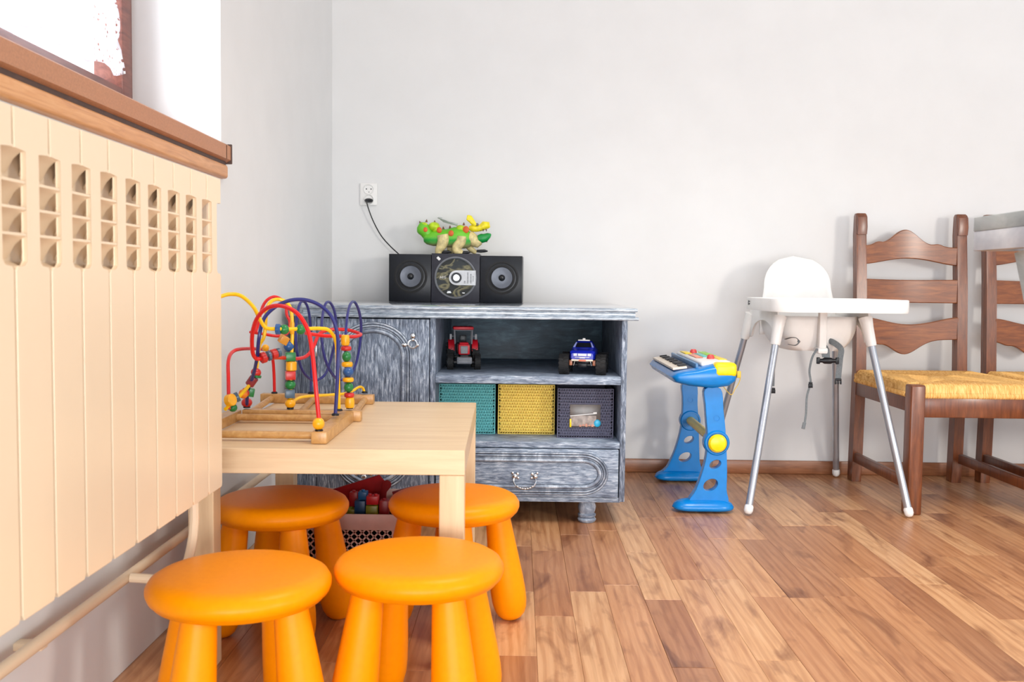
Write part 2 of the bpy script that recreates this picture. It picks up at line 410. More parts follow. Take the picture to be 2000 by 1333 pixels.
b = B(); b.tube([(-0.06, 0.66, 0.44), (-0.06, 0.72, 0.44), (-0.06, 0.735, 0.42), (-0.06, 0.735, 0.30), (-0.09, 0.735, 0.22), (-0.18, 0.735, 0.215)], 0.009, 10, 4)
b.lathe([(0, 0), (0.016, 0), (0.016, 0.03), (0.012, 0.035), (0, 0.035)], T((-0.06, 0.735, 0.42)), 12)
b.obj('valve_pipe', 'radiator', rad)
b = B(); b.loft([(0, -1.4, 0), (0, 1.85, 0)], 0.0105, 14)
for yy in (-0.5, 0.35, 1.2): b.box(-0.04, 0.006, yy-0.012, yy+0.012, -0.013, 0.0, 0.003)
pipe = b.obj('heating_pipe', 'radiator', loc=(-0.742, 1.1, 0.213))
tag(pipe, 'cream heating pipe running along the wall below the radiator', 'pipe')

# ================================================================== CABINET
CB = thing('cabinet', 'grey blue limewashed cabinet with arched door, open shelves and drawer by the back wall', 'cabinet', (-0.15, 3.05, 0))
CX = 0.15
def cb(x0, x1, y0, y1, z0, z1, name, mat, bev=0.002, label=None, par=None):
    b = B(); b.box(x0+CX, x1+CX, y0-3.05, y1-3.05, z0, z1, bev); o = b.obj(name, mat, par or CB)
    if label: lab(o, label)
    return o
# top: three layered profile with a cut left corner
def topslab(g, z0, z1):
    o = [(-0.745-g+CX, 0.86), (-0.745-g+CX, 0.052), (-0.690+CX-g*0.4, -0.004-g), (0.372+g+CX, -0.004-g), (0.372+g+CX, 0.86)]
    b.prism(o, z0, z1, 'Z', 0.0025)
b = B(); topslab(0.010, 0.697, 0.709); topslab(0.004, 0.680, 0.698); topslab(0.014, 0.670, 0.681)
b.obj('cabinet_top', 'limeTop', CB)
cb(0.335, 0.353, 3.05, 3.86, 0.078, 0.670, 'side_panel', 'limeV')
b = B(); b.prism([(-0.740+CX, 0.075), (-0.666+CX, 0.0), (-0.660+CX, 0.006), (-0.728+CX, 0.078), (-0.728+CX, 0.81), (-0.740+CX, 0.81)], 0.078, 0.670, 'Z')
b.obj('side_panel', 'limeV', CB)
cb(-0.666, -0.650, 3.05, 3.07, 0.078, 0.670, 'corner_stile', 'limeV')
cb(-0.284, -0.266, 3.05, 3.80, 0.09, 0.670, 'divider', 'limeV')
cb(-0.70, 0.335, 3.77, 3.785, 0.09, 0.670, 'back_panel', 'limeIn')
cb(-0.266, 0.335, 3.052, 3.77, 0.460, 0.486, 'shelf', 'limeH')
cb(-0.266, 0.335, 3.052, 3.77, 0.252, 0.272, 'shelf', 'limeH')
cb(-0.728, 0.340, 3.056, 3.84, 0.074, 0.090, 'base_board', 'limeH')
# door
door = cb(-0.648, -0.286, 3.044, 3.064, 0.092, 0.666, 'door', 'limeV')
def stadium(cx, zt, zb, rx, rz, n=20): return ellipse(cx, zt, rx, rz, 0, PI, n) + ellipse(cx, zb, rx, rz, PI, 2*PI, n)
mp = [(0.017, 0), (0.015, 0.006), (0.009, 0.009), (0.003, 0.008), (0.001, 0.003), (-0.002, 0.003), (-0.004, 0.007), (-0.008, 0.007), (-0.010, 0.002), (-0.013, 0.002), (-0.015, 0.005), (-0.018, 0.004), (-0.019, 0)]
M['limeD'] = limewash('dark_moulding_base', (5, 5, 5), ((34, 42, 56), (58, 68, 84), (96, 108, 124)), 7)  # darker tone for the flat strip behind the moulding beads
def moulding(path, name, par, k=1.0):
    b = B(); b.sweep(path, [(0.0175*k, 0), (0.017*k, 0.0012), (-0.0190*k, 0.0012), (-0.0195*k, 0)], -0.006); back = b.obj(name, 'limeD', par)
    b = B()
    for o_, r_, h_ in ((0.0095, 0.0062, 0.0085), (0.0005, 0.0022, 0.004), (-0.0065, 0.0034, 0.0065), (-0.0150, 0.0030, 0.0045)):
        b.sweep(path, [(k*(o_+r_*math.cos(a)), 0.001+h_*math.sin(a)) for a in [PI*q/6 for q in range(7)]], -0.006)
    return back, b
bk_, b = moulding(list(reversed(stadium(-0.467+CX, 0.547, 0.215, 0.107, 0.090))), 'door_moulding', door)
b.obj('door_moulding_bead', 'limeM', door)
b = B(); b.loft(spline([(-0.335+CX, -0.010, 0.600), (-0.325+CX, -0.014, 0.592), (-0.328+CX, -0.016, 0.578), (-0.342+CX, -0.014, 0.574), (-0.352+CX, -0.012, 0.583), (-0.349+CX, -0.012, 0.596)], 4, True), 0.0035, 8, closed=True)
b.sphere((-0.338+CX, -0.012, 0.612), 0.009, 1, .7, 1.1); b.sphere((-0.366+CX, -0.012, 0.583), 0.009, 1.2, .6, 0.8); b.sphere((-0.322+CX, -0.012, 0.583), 0.006)
b.sphere((-0.338+CX, -0.012, 0.600), 0.006)
lab(b.obj('ring_pull', 'chrome', door), 'ornate silver ring pull')
for z in (0.56, 0.20):
    b = B(); b.lathe([(0, -0.018), (0.003, -0.018), (0.0045, -0.014), (0.0045, 0.014), (0.003, 0.018), (0, 0.018)], T((-0.650+CX, -0.010, z)), 10); b.obj('hinge', 'chrome', CB)
b = B()
for k in range(9):
    a = PI*k/8; b.sphere((-0.495+CX+0.024*math.cos(a), -0.010, 0.158+0.012*math.sin(a)), 0.005, 1, .7, 1, 8)
b.sphere((-0.495+CX, -0.010, 0.152), 0.008, 1.3, .6, 1); lab(b.obj('door_rosette', 'chrome', door), 'silver ornament low on the door')
# drawer
drawer = cb(-0.262, 0.331, 3.044, 3.064, 0.093, 0.2495, 'drawer', 'limeH')
def stadium_h(cx, cz, hw, rx, rz, n=16): return ellipse(cx+hw, cz, rx, rz, -PI/2, PI/2, n) + ellipse(cx-hw, cz, rx, rz, PI/2, 1.5*PI, n)
mp2 = [(0.020, 0), (0.018, 0.007), (0.010, 0.010), (0.004, 0.006), (0.002, 0.002), (-0.001, 0.006), (-0.005, 0.006), (-0.007, 0.001), (-0.010, 0.005), (-0.013, 0.004), (-0.015, 0)]
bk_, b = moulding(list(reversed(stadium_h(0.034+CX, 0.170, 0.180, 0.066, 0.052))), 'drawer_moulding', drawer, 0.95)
b.obj('drawer_moulding_bead', 'limeM', drawer)
hx = 0.028+CX
b = B(); b.loft(spline([(hx-0.033, -0.010, 0.158), (hx-0.036, -0.020, 0.146), (hx-0.026, -0.026, 0.130), (hx, -0.028, 0.123), (hx+0.026, -0.026, 0.130), (hx+0.036, -0.020, 0.146), (hx+0.033, -0.010, 0.158)], 5), 0.0026, 8)
for k in range(-3, 4): b.sphere((hx+k*0.008, -0.028, 0.123+0.00045*k*k*2), 0.0036, 1, 1, 1, 8)
for s in (-1, 1):
    b.sphere((hx+s*0.033, -0.010, 0.160), 0.009, 1, .7, 1.1, 10); b.sphere((hx+s*0.024, -0.009, 0.168), 0.006, 1, .6, 1, 8); b.sphere((hx+s*0.040, -0.009, 0.171), 0.005, 1, .6, 1, 8)
    b.sphere((hx+s*0.022, -0.009, 0.155), 0.005, 1, .6, 1, 8)
lab(b.obj('drawer_handle', 'chrome', drawer), 'ornate silver bail handle')
fp = [(0.0, 0), (0.024, 0), (0.029, 0.004), (0.031, 0.010), (0.027, 0.015), (0.023, 0.0165), (0.029, 0.020), (0.030, 0.026), (0.024, 0.030), (0.028, 0.040), (0.030, 0.052), (0.026, 0.066), (0.027, 0.075), (0, 0.075)]
for (fx, fy) in ((0.235, 3.10), (-0.62, 3.13), (0.27, 3.74), (-0.66, 3.74)):
    b = B(); b.lathe(fp, T((fx+CX, fy-3.05, 0)), 24); b.obj('foot', 'limeM', CB)

# ================================================================== BASKETS
def basket(name, label, cx, y0, wdt, hgt, dep, colr, z0=0.2725, window=False):
    t = thing(name, label, 'basket', (cx, y0+dep/2, z0), 0, 'storage baskets in the cabinet')
    mt = plain(name+'_yarn_'+str(colr[0]), colr, 0.85, 0.10, 200, bmp=0.2)
    b = B(); h = dep/2; w = wdt/2
    for a in ((-w, -w+0.006, -h+0.003, h, 0, hgt), (w-0.006, w, -h+0.003, h, 0, hgt), (-w, w, h-0.006, h, 0, hgt), (-w, w, -h+0.003, h, 0, 0.006), (-w, w, -h+0.003, -h+0.008, 0, hgt)):
        b.box(*a)
    b.obj('basket_body', mt, t)
    b = B(); nr = 17; nc = 22; dh = hgt/nr; dw = (wdt-0.002)/nc
    for i in range(nr):
        for j in range(nc):
            xx = -w+0.001+j*dw + (dw/2 if i % 2 else 0); zz = i*dh
            if xx+dw > w: continue
            if window and 0.036 < zz < 0.112 and -w+0.036 < xx < w-0.044: continue
            v = [b.bm.verts.new(p) for p in ((xx, -h+0.003, zz+0.0005), (xx+dw, -h+0.003, zz+0.0005), (xx+dw/2, -h+0.003, zz+dh*0.92), (xx+dw/2, -h-0.0060, zz+dh*0.50))]
            for q in ((0, 1, 3), (1, 2, 3), (2, 0, 3)): b.bm.faces.new([v[k] for k in q])
        b.box(-w, w, -h+0.0005, -h+0.003, i*dh-0.0006, i*dh+0.0018)
    wv_ = b.obj('weave', mt, t, smooth=0); wv_['kind'] = 'stuff'
    b = B(); b.loft([(p[0], -h+0.002, p[1]) for p in ((-w, 0), (-w, hgt), (w, hgt), (w, 0))], 0.0026, 8); b.obj('rim', mt, t)
    return t, mt
basket('woven_basket', 'teal woven storage basket, leftmost on the lower cabinet shelf', -0.170, 3.20, 0.188, 0.168, 0.26, (112, 190, 192))
basket('woven_basket', 'yellow woven storage basket, middle one on the lower cabinet shelf', 0.0315, 3.205, 0.190, 0.168, 0.26, (254, 214, 112))
kb, _ = basket('woven_basket', 'charcoal woven basket with a clear pocket, rightmost on the lower cabinet shelf', 0.228, 3.14, 0.184, 0.164, 0.26, (100, 100, 120), window=True)
h = 0.13
b = B(); b.box(-0.052, 0.050, -h-0.0005, -h+0.0025, 0.036, 0.112, 0.0008); lab(b.obj('pocket', plain('smoky_pocket', (92, 82, 76), 0.25, 0.15, 30), kb), 'smoky clear pocket')
b = B(); b.box(-0.050, 0.036, -h-0.0022, -h-0.0008, 0.040, 0.075, 0.0004, RY(0)); lab(b.obj('pocket_contents', plain('pale_paper', (160, 146, 138), 0.4, 0.2, 60), kb), 'pale papers in the pocket')
b = B(); b.box(-0.052, 0.038, -h-0.0028, -h-0.001, -0.0015, 0.0015, 0.0005, T((0, 0, 0.079)) @ RY(-0.10)); b.box(0.026, 0.038, -h-0.003, -h-0.001, -0.003, 0.003, 0.0005, T((0, 0, 0.081)) @ RY(-0.1))
lab(b.obj('zip_edge', 'white', kb), 'white zip edge')
b = B(); b.box(-0.0525, -0.0465, -h-0.0035, -h-0.001, 0.036, 0.064, 0.001); lab(b.obj('pocket_tab', 'yellow', kb), 'yellow tab')
b = B(); b.sphere((0.040, -h-0.002, 0.050), 0.0115, 1, 0.25, 1.1); lab(b.obj('pocket_sticker', plain('turquoise_plastic', (40, 168, 206), 0.3), kb), 'turquoise round sticker')
b = B()
for k in range(5): b.box(-0.02+k*0.010, -0.013+k*0.010, -h-0.003, -h-0.002, 0.038+(k % 2)*0.002, 0.044+(k % 3)*0.002)
lab(b.obj('pocket_print', plain('pink_print', (206, 140, 116), 0.5), kb), 'pinkish print')

# ================================================================== LOW TABLE
tb = thing('low_table', 'low birch veneer table with square legs beside the radiator', 'table', (-0.3775, 1.86, 0), math.radians(0.9))
b = B(); b.box(-0.275, 0.275, 0, 0.77, 0.40, 0.45, 0.0012, seg=1); b.obj('tabletop', 'birch', tb)
for sx in (-1, 1):
    for y0 in (0.0005, 0.7195):
        b = B(); x0 = sx*0.2745; b.box(min(x0, x0-sx*0.05), max(x0, x0-sx*0.05), y0, y0+0.05, 0, 0.3995, 0.0015, seg=1); b.obj('leg', 'birchleg', tb)

# ================================================================== STOOLS
def stool(label, x_, y_, a0):
    t = thing('stool', label, 'stool', (x_, y_, 0), math.radians(a0), 'orange stools around the low table')
    b = B(); b.lathe([(0.0, 0.300), (0.06, 0.3), (0.118, 0.2995), (0.134, 0.297), (0.144, 0.291), (0.150, 0.281), (0.150, 0.273), (0.1465, 0.264), (0.1455, 0.2635), (0.144, 0.262), (0.139, 0.256), (0.128, 0.252), (0.09, 0.250), (0, 0.25)], None, 72)
    b.obj('seat', 'orange', t, smooth=50)
    for k in range(4):
        a = k*PI/2; d = Vector((math.cos(a), math.sin(a), 0))
        p0 = d*0.100+Vector((0, 0, 0.254)); p1 = d*0.138
        ts = [0, .15, .3, .45, .6, .72, .82, .89, .94, .975, .992, 1.0]
        rs = [.0275, .0305, .0335, .0365, .0395, .0410, .0405, .0375, .0325, .0245, .016, .006]
        b = B(); b.loft([p0.lerp(p1, q) for q in ts], rs, 24); b.obj('leg', 'orange', t, smooth=60)
    return t
stool('orange plastic stool at the front left, closest to the radiator', -0.458, 1.55, 68)
stool('orange plastic stool at the front right, in front of the low table', -0.170, 1.655, 35)
stool('orange plastic stool pushed under the table on the left, in shadow', -0.527, 2.10, 28)
stool('orange plastic stool behind the front right table leg, partly under the table', -0.142, 2.15, 10)

# ================================================================== CRATE WITH TOYS
ct = thing('plastic_crate', 'pale pink lattice sided plastic crate of toys on the floor under the table', 'crate', (-0.443, 2.475, 0))
pk = plain('pale_pink_plastic', (214, 186, 178), 0.5, 0.03)
b = B()
for s in (-1, 1):
    b.box(-0.15, 0.15, s*0.148-0.002, s*0.148+0.002, 0.165, 0.205, 0.001); b.box(s*0.148-0.002, s*0.148+0.002, -0.148, 0.148, 0.165, 0.205, 0.001)
b.obj('rim', pk, ct)
b = B(); b.box(-0.138, 0.138, -0.138, 0.138, 0, 0.006, 0.001)
for s in (-1, 1):
    for q in (-1, 1): b.box(s*0.140-0.006, s*0.140+0.006, q*0.140-0.006, q*0.140+0.006, 0, 0.17, 0.001)
    b.box(-0.14, 0.14, s*0.142-0.002, s*0.142+0.002, 0, 0.012, 0.0005); b.box(s*0.142-0.002, s*0.142+0.002, -0.14, 0.14, 0, 0.012, 0.0005)
b.obj('crate_base', pk, ct)
def lattice(mat):
    b = B(); pitch = 0.0200; hh = 0.155; L = 0.27
    k = -int(hh/pitch)-1
    while k*pitch < L:
        for s in (-1, 1):
            xa = k*pitch; pts = []
            t0 = max(0, -xa); t1 = min(hh, L-xa)
            if t1 > t0+0.004:
                p0 = (xa+t0, t0); p1 = (xa+t1, t1)
                if s < 0: p0 = (L-p0[0], p0[1]); p1 = (L-p1[0], p1[1])
                m_ = T((p0[0]-L/2, 0, 0.012+p0[1])) @ RY(-math.atan2(p1[1]-p0[1], p1[0]-p0[0]))
                ln = math.hypot(p1[0]-p0[0], p1[1]-p0[1])
                b.box(0, ln, -0.0015, 0.0015, -0.0050, 0.0050, 0, mat @ m_)
        k += 1
    return b
for q in range(4):
    o = lattice(RZ(q*PI/2) @ T((0, -0.143, 0))).obj('lattice_side', pk, ct, smooth=0)
# red board & blocks standing in the crate
def redboard(name, label, pts, y, th, colr, par=None):
    ps = [at(px, py, y) for px, py in pts]; c0 = Vector((sum(p.x for p in ps)/len(ps), y, min(p.z for p in ps)))
    b = B(); b.prism([(p.x-c0.x, p.z-c0.z) for p in ps], 0, th, 'Y', 0.0012)
    o = b.obj(name, plain(name+str(colr), colr, 0.6, 0.05, spec=0.15), loc=c0); return o
tag(redboard('foam_board', '', [(600, 985), (640, 960), (740, 929), (756, 948), (750, 1005), (745, 1080), (650, 1080), (610, 1060)], 2.51, 0.012, (140, 12, 16)),
    'dark red board leaning up out of the crate', 'board')
tag(redboard('puzzle_mat', '', [(745, 950)] + [(755+9*math.cos(a), 948-9*math.sin(a)) for a in (2.9, 2.2, 1.5, .8, .1, -.6)] + [(752, 965), (756, 1000), (758, 1080), (735, 1080)], 2.49, 0.010, (118, 14, 16)),
    'dark red puzzle mat piece with a round knob in the crate', 'puzzle mat')
bk = thing('picture_book', 'small red book with a pale printed line behind the crate toys', 'book', at(787, 966, 2.53), 0)
b = B(); b.box(-0.027, 0.030, 0, 0.008, -0.040, 0.014, 0.001, RY(-0.28)); lab(b.obj('cover', plain('red_cover', (120, 10, 14), 0.4), bk), 'red cover')
b = B()
for k in range(7): b.box(-0.024+k*0.007, -0.019+k*0.007, -0.0008, 0, -0.001+(k % 2)*0.001, 0.002+(k % 3)*0.0008, 0, RY(-0.28))
b.obj('print', 'white', bk)
def block(label, px0, px1, py0, py1, y, d, colr):
    p = at((px0+px1)/2, py1, y); w = (px1-px0)/F*y/2; hgt = (py1-py0)/F*y
    t = thing('toy_block', label, 'toy block', (p.x, y, p.z), 0, 'building blocks in the crate')
    mt = plain('block_%d_%d_%d' % colr, colr, 0.35)
    b = B(); b.box(-w, w, 0, d, 0, hgt, 0.0015); b.obj('block_body', mt, t)
    b = B(); n = max(1, int(w*2/0.014))
    for k in range(n): b.lathe([(0, 0), (0.0045, 0), (0.0045, 0.004), (0, 0.004)], T((-w+(k+0.5)*2*w/n, d/2, hgt)), 12)
    b.obj('stud', mt, t)
    return t
block('yellow green block at the lower left in the crate', 676, 692, 995, 1030, 2.42, 0.03, (128, 140, 20))
block('dark blue tall block in the middle of the crate', 692, 713, 978, 1030, 2.42, 0.03, (18, 70, 120))
block('bright blue block standing above the others in the crate', 699, 716, 962, 977, 2.42, 0.03, (20, 96, 152))
block('small red block at the upper left of the crate', 682, 698, 962, 990, 2.45, 0.02, (170, 14, 20))
block('olive yellow block in the middle of the crate', 714, 737, 988, 1030, 2.40, 0.03, (134, 136, 22))
block('bright red block on top of the olive yellow block', 715, 738, 970, 987, 2.40, 0.03, (196, 18, 26))
block('tall red block on the right in the crate', 740, 758, 978, 1030, 2.41, 0.03, (150, 10, 18))

# ================================================================== BEAD MAZE
bz = Vector((-0.53, 2.25, 0.45))
mz = thing('bead_maze', 'wooden bead maze toy with red, blue and yellow wires on the low table', 'bead maze', bz)
def mloc(p): return Vector(p) - bz
def mbox(x0, x1, y0, y1, name='base_beam'):
    b = B(); b.box(x0-bz.x, x1-bz.x, y0-bz.y, y1-bz.y, 0.0005, 0.0255, 0.002); return b.obj(name, 'beech', mz)
mbox(-0.420, -0.388, 1.915, 2.235)
mbox(-0.640, -0.608, 1.915, 2.235) if False else mbox(-0.685, -0.655, 1.90, 2.235)
mbox(-0.655, -0.372, 2.236, 2.262)
mbox(-0.700, -0.392, 2.56, 2.59)
def dowel(p0, p1, r=0.008):
    b = B(); b.loft([mloc((p0[0], p0[1], 0.463)), mloc((p1[0], p1[1], 0.463))], r, 14); b.obj('dowel', 'beech', mz)
dowel((-0.657, 1.95), (-0.419, 1.95)); dowel((-0.657, 2.20), (-0.419, 2.20))
dowel((-0.645, 2.262), (-0.670, 2.562)); dowel((-0.525, 2.262), (-0.555, 2.562)); dowel((-0.395, 2.262), (-0.415, 2.562))
wc = {'red': plain('red_wire_enamel', (214, 22, 22), 0.3, 0.04), 'blue': plain('navy_wire_enamel', (38, 40, 110), 0.3, 0.05), 'yellow': plain('yellow_wire_enamel', (244, 190, 8), 0.3, 0.04)}
def wire(c, pts, r=0.0042):
    b = B(); b.tube([mloc(at(*p)) for p in pts], r, 8, 7); lab(b.obj('wire', wc[c], mz), c+' wire')
def foot(px, py, y):
    p = mloc(at(px, py, y)); b = B(); b.lathe([(0, 0), (0.0085, 0), (0.0085, 0.003), (0.006, 0.005), (0, 0.005)], T(p), 12); b.obj('wire_cap', 'black', mz)
wire('red', [(623, 822, 1.93), (617, 760, 1.93), (610, 690, 1.94), (601, 645, 1.95), (580, 612, 1.96), (550, 598, 1.98), (522, 602, 2.0), (502, 622, 2.02), (493, 652, 2.04), (493, 685, 2.06), (499, 700, 2.08), (512, 701, 2.10), (545, 699, 2.20), (580, 701, 2.32), (600, 695, 2.38), (612, 678, 2.40), (622, 655, 2.42), (632, 648, 2.44), (650, 644, 2.46), (680, 645, 2.47), (702, 652, 2.45), (703, 655, 2.42), (690, 658, 2.38), (660, 657, 2.32), (630, 656, 2.28), (597, 651, 2.25)], 0.0045)
wire('red', [(447, 800, 2.10), (446, 740, 2.12), (446, 705, 2.15), (454, 688, 2.2), (472, 682, 2.25), (505, 682, 2.42), (522, 686, 2.5), (532, 700, 2.55), (535, 730, 2.57), (536, 768, 2.575)])
wire('red', [(489, 649, 2.2), (510, 652, 2.22), (545, 657, 2.24), (562, 650, 2.28), (566, 630, 2.30), (560, 615, 2.30), (558, 595, 2.30), (548, 584, 2.28), (534, 580, 2.26), (520, 588, 2.24), (511, 605, 2.22), (504, 635, 2.20), (498, 650, 2.19), (489, 649, 2.2)], 0.0036)
wire('blue', [(655, 810, 2.12), (658, 760, 2.12), (660, 700, 2.12), (659, 655, 2.13), (648, 620, 2.13), (625, 597, 2.13), (595, 586, 2.12), (563, 588, 2.11), (535, 602, 2.10), (515, 624, 2.09), (506, 660, 2.08), (502, 700, 2.10), (494, 735, 2.15), (484, 765, 2.2), (482, 795, 2.25)])
wire('blue', [(607, 768, 2.575), (608, 720, 2.575), (607, 650, 2.56), (602, 605, 2.54), (593, 589, 2.52), (584, 598, 2.48), (578, 640, 2.44), (579, 680, 2.42), (588, 718, 2.44), (602, 738, 2.48), (618, 743, 2.53), (636, 730, 2.56), (648, 695, 2.57), (656, 650, 2.56), (654, 612, 2.55), (644, 591, 2.53), (634, 598, 2.49), (628, 640, 2.45), (632, 690, 2.44), (645, 725, 2.46), (662, 742, 2.50), (682, 735, 2.53), (697, 705, 2.55), (705, 650, 2.55), (702, 612, 2.52), (692, 590, 2.48), (682, 600, 2.42), (676, 640, 2.34), (675, 700, 2.28), (683, 798, 2.25)], 0.0037)
wire('yellow', [(405, 592, 1.98), (430, 580, 2.0), (450, 575, 2.02), (472, 579, 2.03), (495, 600, 2.04), (508, 625, 2.05), (520, 641, 2.06), (545, 643, 2.07), (590, 643, 2.10), (625, 642, 2.12), (643, 646, 2.13), (655, 665, 2.15), (659, 700, 2.17), (662, 800, 2.19)])
wire('yellow', [(567, 798, 2.25), (568, 740, 2.25), (570, 680, 2.25), (571, 640, 2.25), (568, 605, 2.25), (558, 590, 2.25), (542, 585, 2.24), (529, 590, 2.22), (521, 605, 2.20), (518, 640, 2.20), (515, 660, 2.20), (507, 675, 2.20), (503, 700, 2.19), (501, 720, 2.18), (492, 745, 2.17), (470, 772, 2.14), (450, 790, 2.10), (440, 800, 2.08)])
wire('yellow', [(572, 786, 2.27), (590, 776, 2.32), (640, 772, 2.40), (680, 768, 2.48), (700, 757, 2.54), (708, 758, 2.57), (712, 767, 2.575)], 0.0036)
for p in ((655, 812, 2.12), (662, 803, 2.19), (683, 799, 2.25), (567, 799, 2.25), (536, 769, 2.575), (607, 769, 2.575), (712, 768, 2.575), (623, 843, 1.93), (482, 797, 2.25)): foot(*p)
bc = {'red': (196, 40, 34), 'green': (32, 120, 58), 'yellow': (240, 168, 16), 'blue': (40, 84, 140), 'slate': (74, 96, 116), 'orange': (232, 124, 24), 'tan': (206, 138, 44), 'maroon': (140, 44, 52)}
bm_ = {k: plain('bead_'+k, v_, 0.3, 0.05, 60) for k, v_ in bc.items()}
def bead(shape, c, px, py, y, wpx, hpx, axis=(0, 0, 1)):
    p = mloc(at(px, py, y)); w = wpx/F*y/2; hh = hpx/F*y/2; b = B(); R = T(p) @ rot_to(axis)
    if shape == 's': b.lathe([(w*math.sin(PI*k/12), -hh*math.cos(PI*k/12)) for k in range(13)], R, 20)
    elif shape == 'r': b.lathe([(w*0.7, -hh), (w*0.9, -hh*0.85), (w, -hh*0.3), (w, hh*0.3), (w*0.9, hh*0.85), (w*0.7, hh)], R, 20, cap=True)
    elif shape == 'y': b.lathe([(w*0.85, -hh), (w, -hh*0.8), (w, hh*0.8), (w*0.85, hh)], R, 20, cap=True)
    else: b.box(-w*.9, w*.9, -w*.9, w*.9, -hh, hh, w*0.12, R @ RZ(0.35))
    lab(b.obj('bead', bm_[c], mz), c+' bead')
for a in (('s', 'blue', 564, 677, 2.25, 20, 20), ('c', 'green', 567, 697, 2.25, 21, 17), ('y', 'yellow', 569, 715.5, 2.25, 21, 18), ('c', 'red', 567, 733.5, 2.25, 21, 17), ('s', 'green', 567, 752, 2.25, 21, 19),
          ('c', 'slate', 566, 769.5, 2.25, 20, 16), ('s', 'yellow', 567, 788, 2.25, 21, 20),
          ('r', 'yellow', 674.5, 665, 2.27, 17, 21), ('r', 'red', 676, 681, 2.27, 21, 9), ('s', 'green', 677, 697, 2.26, 18, 21), ('r', 'yellow', 678, 712, 2.26, 22, 10), ('s', 'blue', 680, 727, 2.25, 21, 20),
          ('r', 'yellow', 680, 742, 2.25, 22, 9), ('s', 'green', 681, 757, 2.25, 19, 20), ('r', 'red', 682, 772, 2.25, 20, 9), ('r', 'yellow', 683, 787, 2.25, 19, 21),
          ('s', 'yellow', 622, 828, 1.93, 24, 25)): bead(*a)
H_ = (1, 0.05, 0)
for a in (('y', 'blue', 543, 643.5, 2.07, 21, 9, H_), ('s', 'green', 555, 644, 2.08, 20, 20, H_), ('y', 'yellow', 570.5, 641, 2.25, 9, 24, (0, 0, 1)), ('s', 'green', 587, 644, 2.10, 20, 19, H_),
          ('c', 'tan', 554, 664, 2.15, 18, 16, (0.5, 0.1, 0.9)), ('s', 'yellow', 518.5, 680, 2.3, 14, 14, H_),
          ('y', 'red', 514, 699, 2.10, 22, 10, (0.75, 0.65, 0.25)), ('y', 'slate', 525, 695.5, 2.13, 20, 6, (0.75, 0.65, 0.25)), ('y', 'red', 535, 692, 2.15, 20, 12, (0.75, 0.65, 0.25)), ('y', 'slate', 544, 689, 2.18, 18, 7, (0.75, 0.65, 0.25)),
          ('s', 'red', 500, 728, 2.17, 20, 18, (.3, 0, 1)), ('y', 'green', 502, 735, 2.17, 17, 5, (.3, 0, 1)), ('y', 'maroon', 492, 745, 2.17, 18, 20, (0.7, 0, 1)), ('c', 'green', 490, 767, 2.2, 14, 16, (.2, 0, 1)),
          ('s', 'red', 482, 787, 2.25, 21, 19), ('s', 'orange', 475, 770, 2.16, 19, 17, (1, .1, .6)), ('y', 'slate', 463, 776, 2.12, 20, 8, (1, .4, .5)), ('s', 'red', 480, 766, 2.17, 18, 12, (1, .1, .6)),
          ('y', 'yellow', 450, 782, 2.09, 24, 14, (1, -0.5, .25)), ('s', 'green', 455, 797, 2.12, 17, 16)): bead(*a)

# ================================================================== WALL SOCKET AND CABLE
p = at(720.5, 380, WY)
so = thing('wall_socket', 'white double power socket on the back wall above the cabinet', 'socket', (p.x, WY, p.z))
b = B(); b.box(-0.036, 0.036, -0.010, 0, -0.047, 0.047, 0.004, seg=3); b.obj('socket_plate', 'white', so)
for zz in (0.020, -0.022):
    b = B(); b.lathe([(0.0, 0.0108), (0.016, 0.0108), (0.0185, 0.0135), (0.020, 0.0145), (0.0215, 0.0135), (0.0215, 0.009), (0, 0.009)], T((0.001, 0, zz)) @ RX(PI/2), 28); rim_ = b.obj('socket_ring', 'white', so)
    if zz > 0:
        b = B()
        for s in (-1, 1): b.lathe([(0, 0), (0.0026, 0), (0.0026, 0.004), (0, 0.004)], T((0.001+s*0.0095, -0.0075, zz+0.001)) @ RX(PI/2), 10)
        b.lathe([(0, 0), (0.0018, 0), (0.0018, 0.004), (0, 0.004)], T((0.002, -0.0075, zz-0.011)) @ RX(PI/2), 8)
        lab(b.obj('socket_hole', 'black', so), 'dark contact holes')
b = B()
b.lathe([(0.0, 0.014), (0.017, 0.014), (0.018, 0.022), (0.013, 0.034), (0.006, 0.040), (0, 0.040)], T((p.x+0.003, WY, p.z-0.027)) @ RX(PI/2), 20, 1.0, 0.52)
pts = [Vector((p.x, WY-0.036, p.z-0.026)), Vector((p.x-0.001, WY-0.036, p.z-0.045)), at(728, 430, 3.93), at(744, 460, 3.935), at(762, 481, 3.935), at(777, 495, 3.935), at(792, 510, 3.93), at(800, 545, 3.93), at(805, 575, 3.925)]
b.tube(pts, 0.0024, 8, 6)
o = b.obj('power_cable', 'black'); tag(o, 'black power plug and cable running from the socket to the stereo', 'cable')

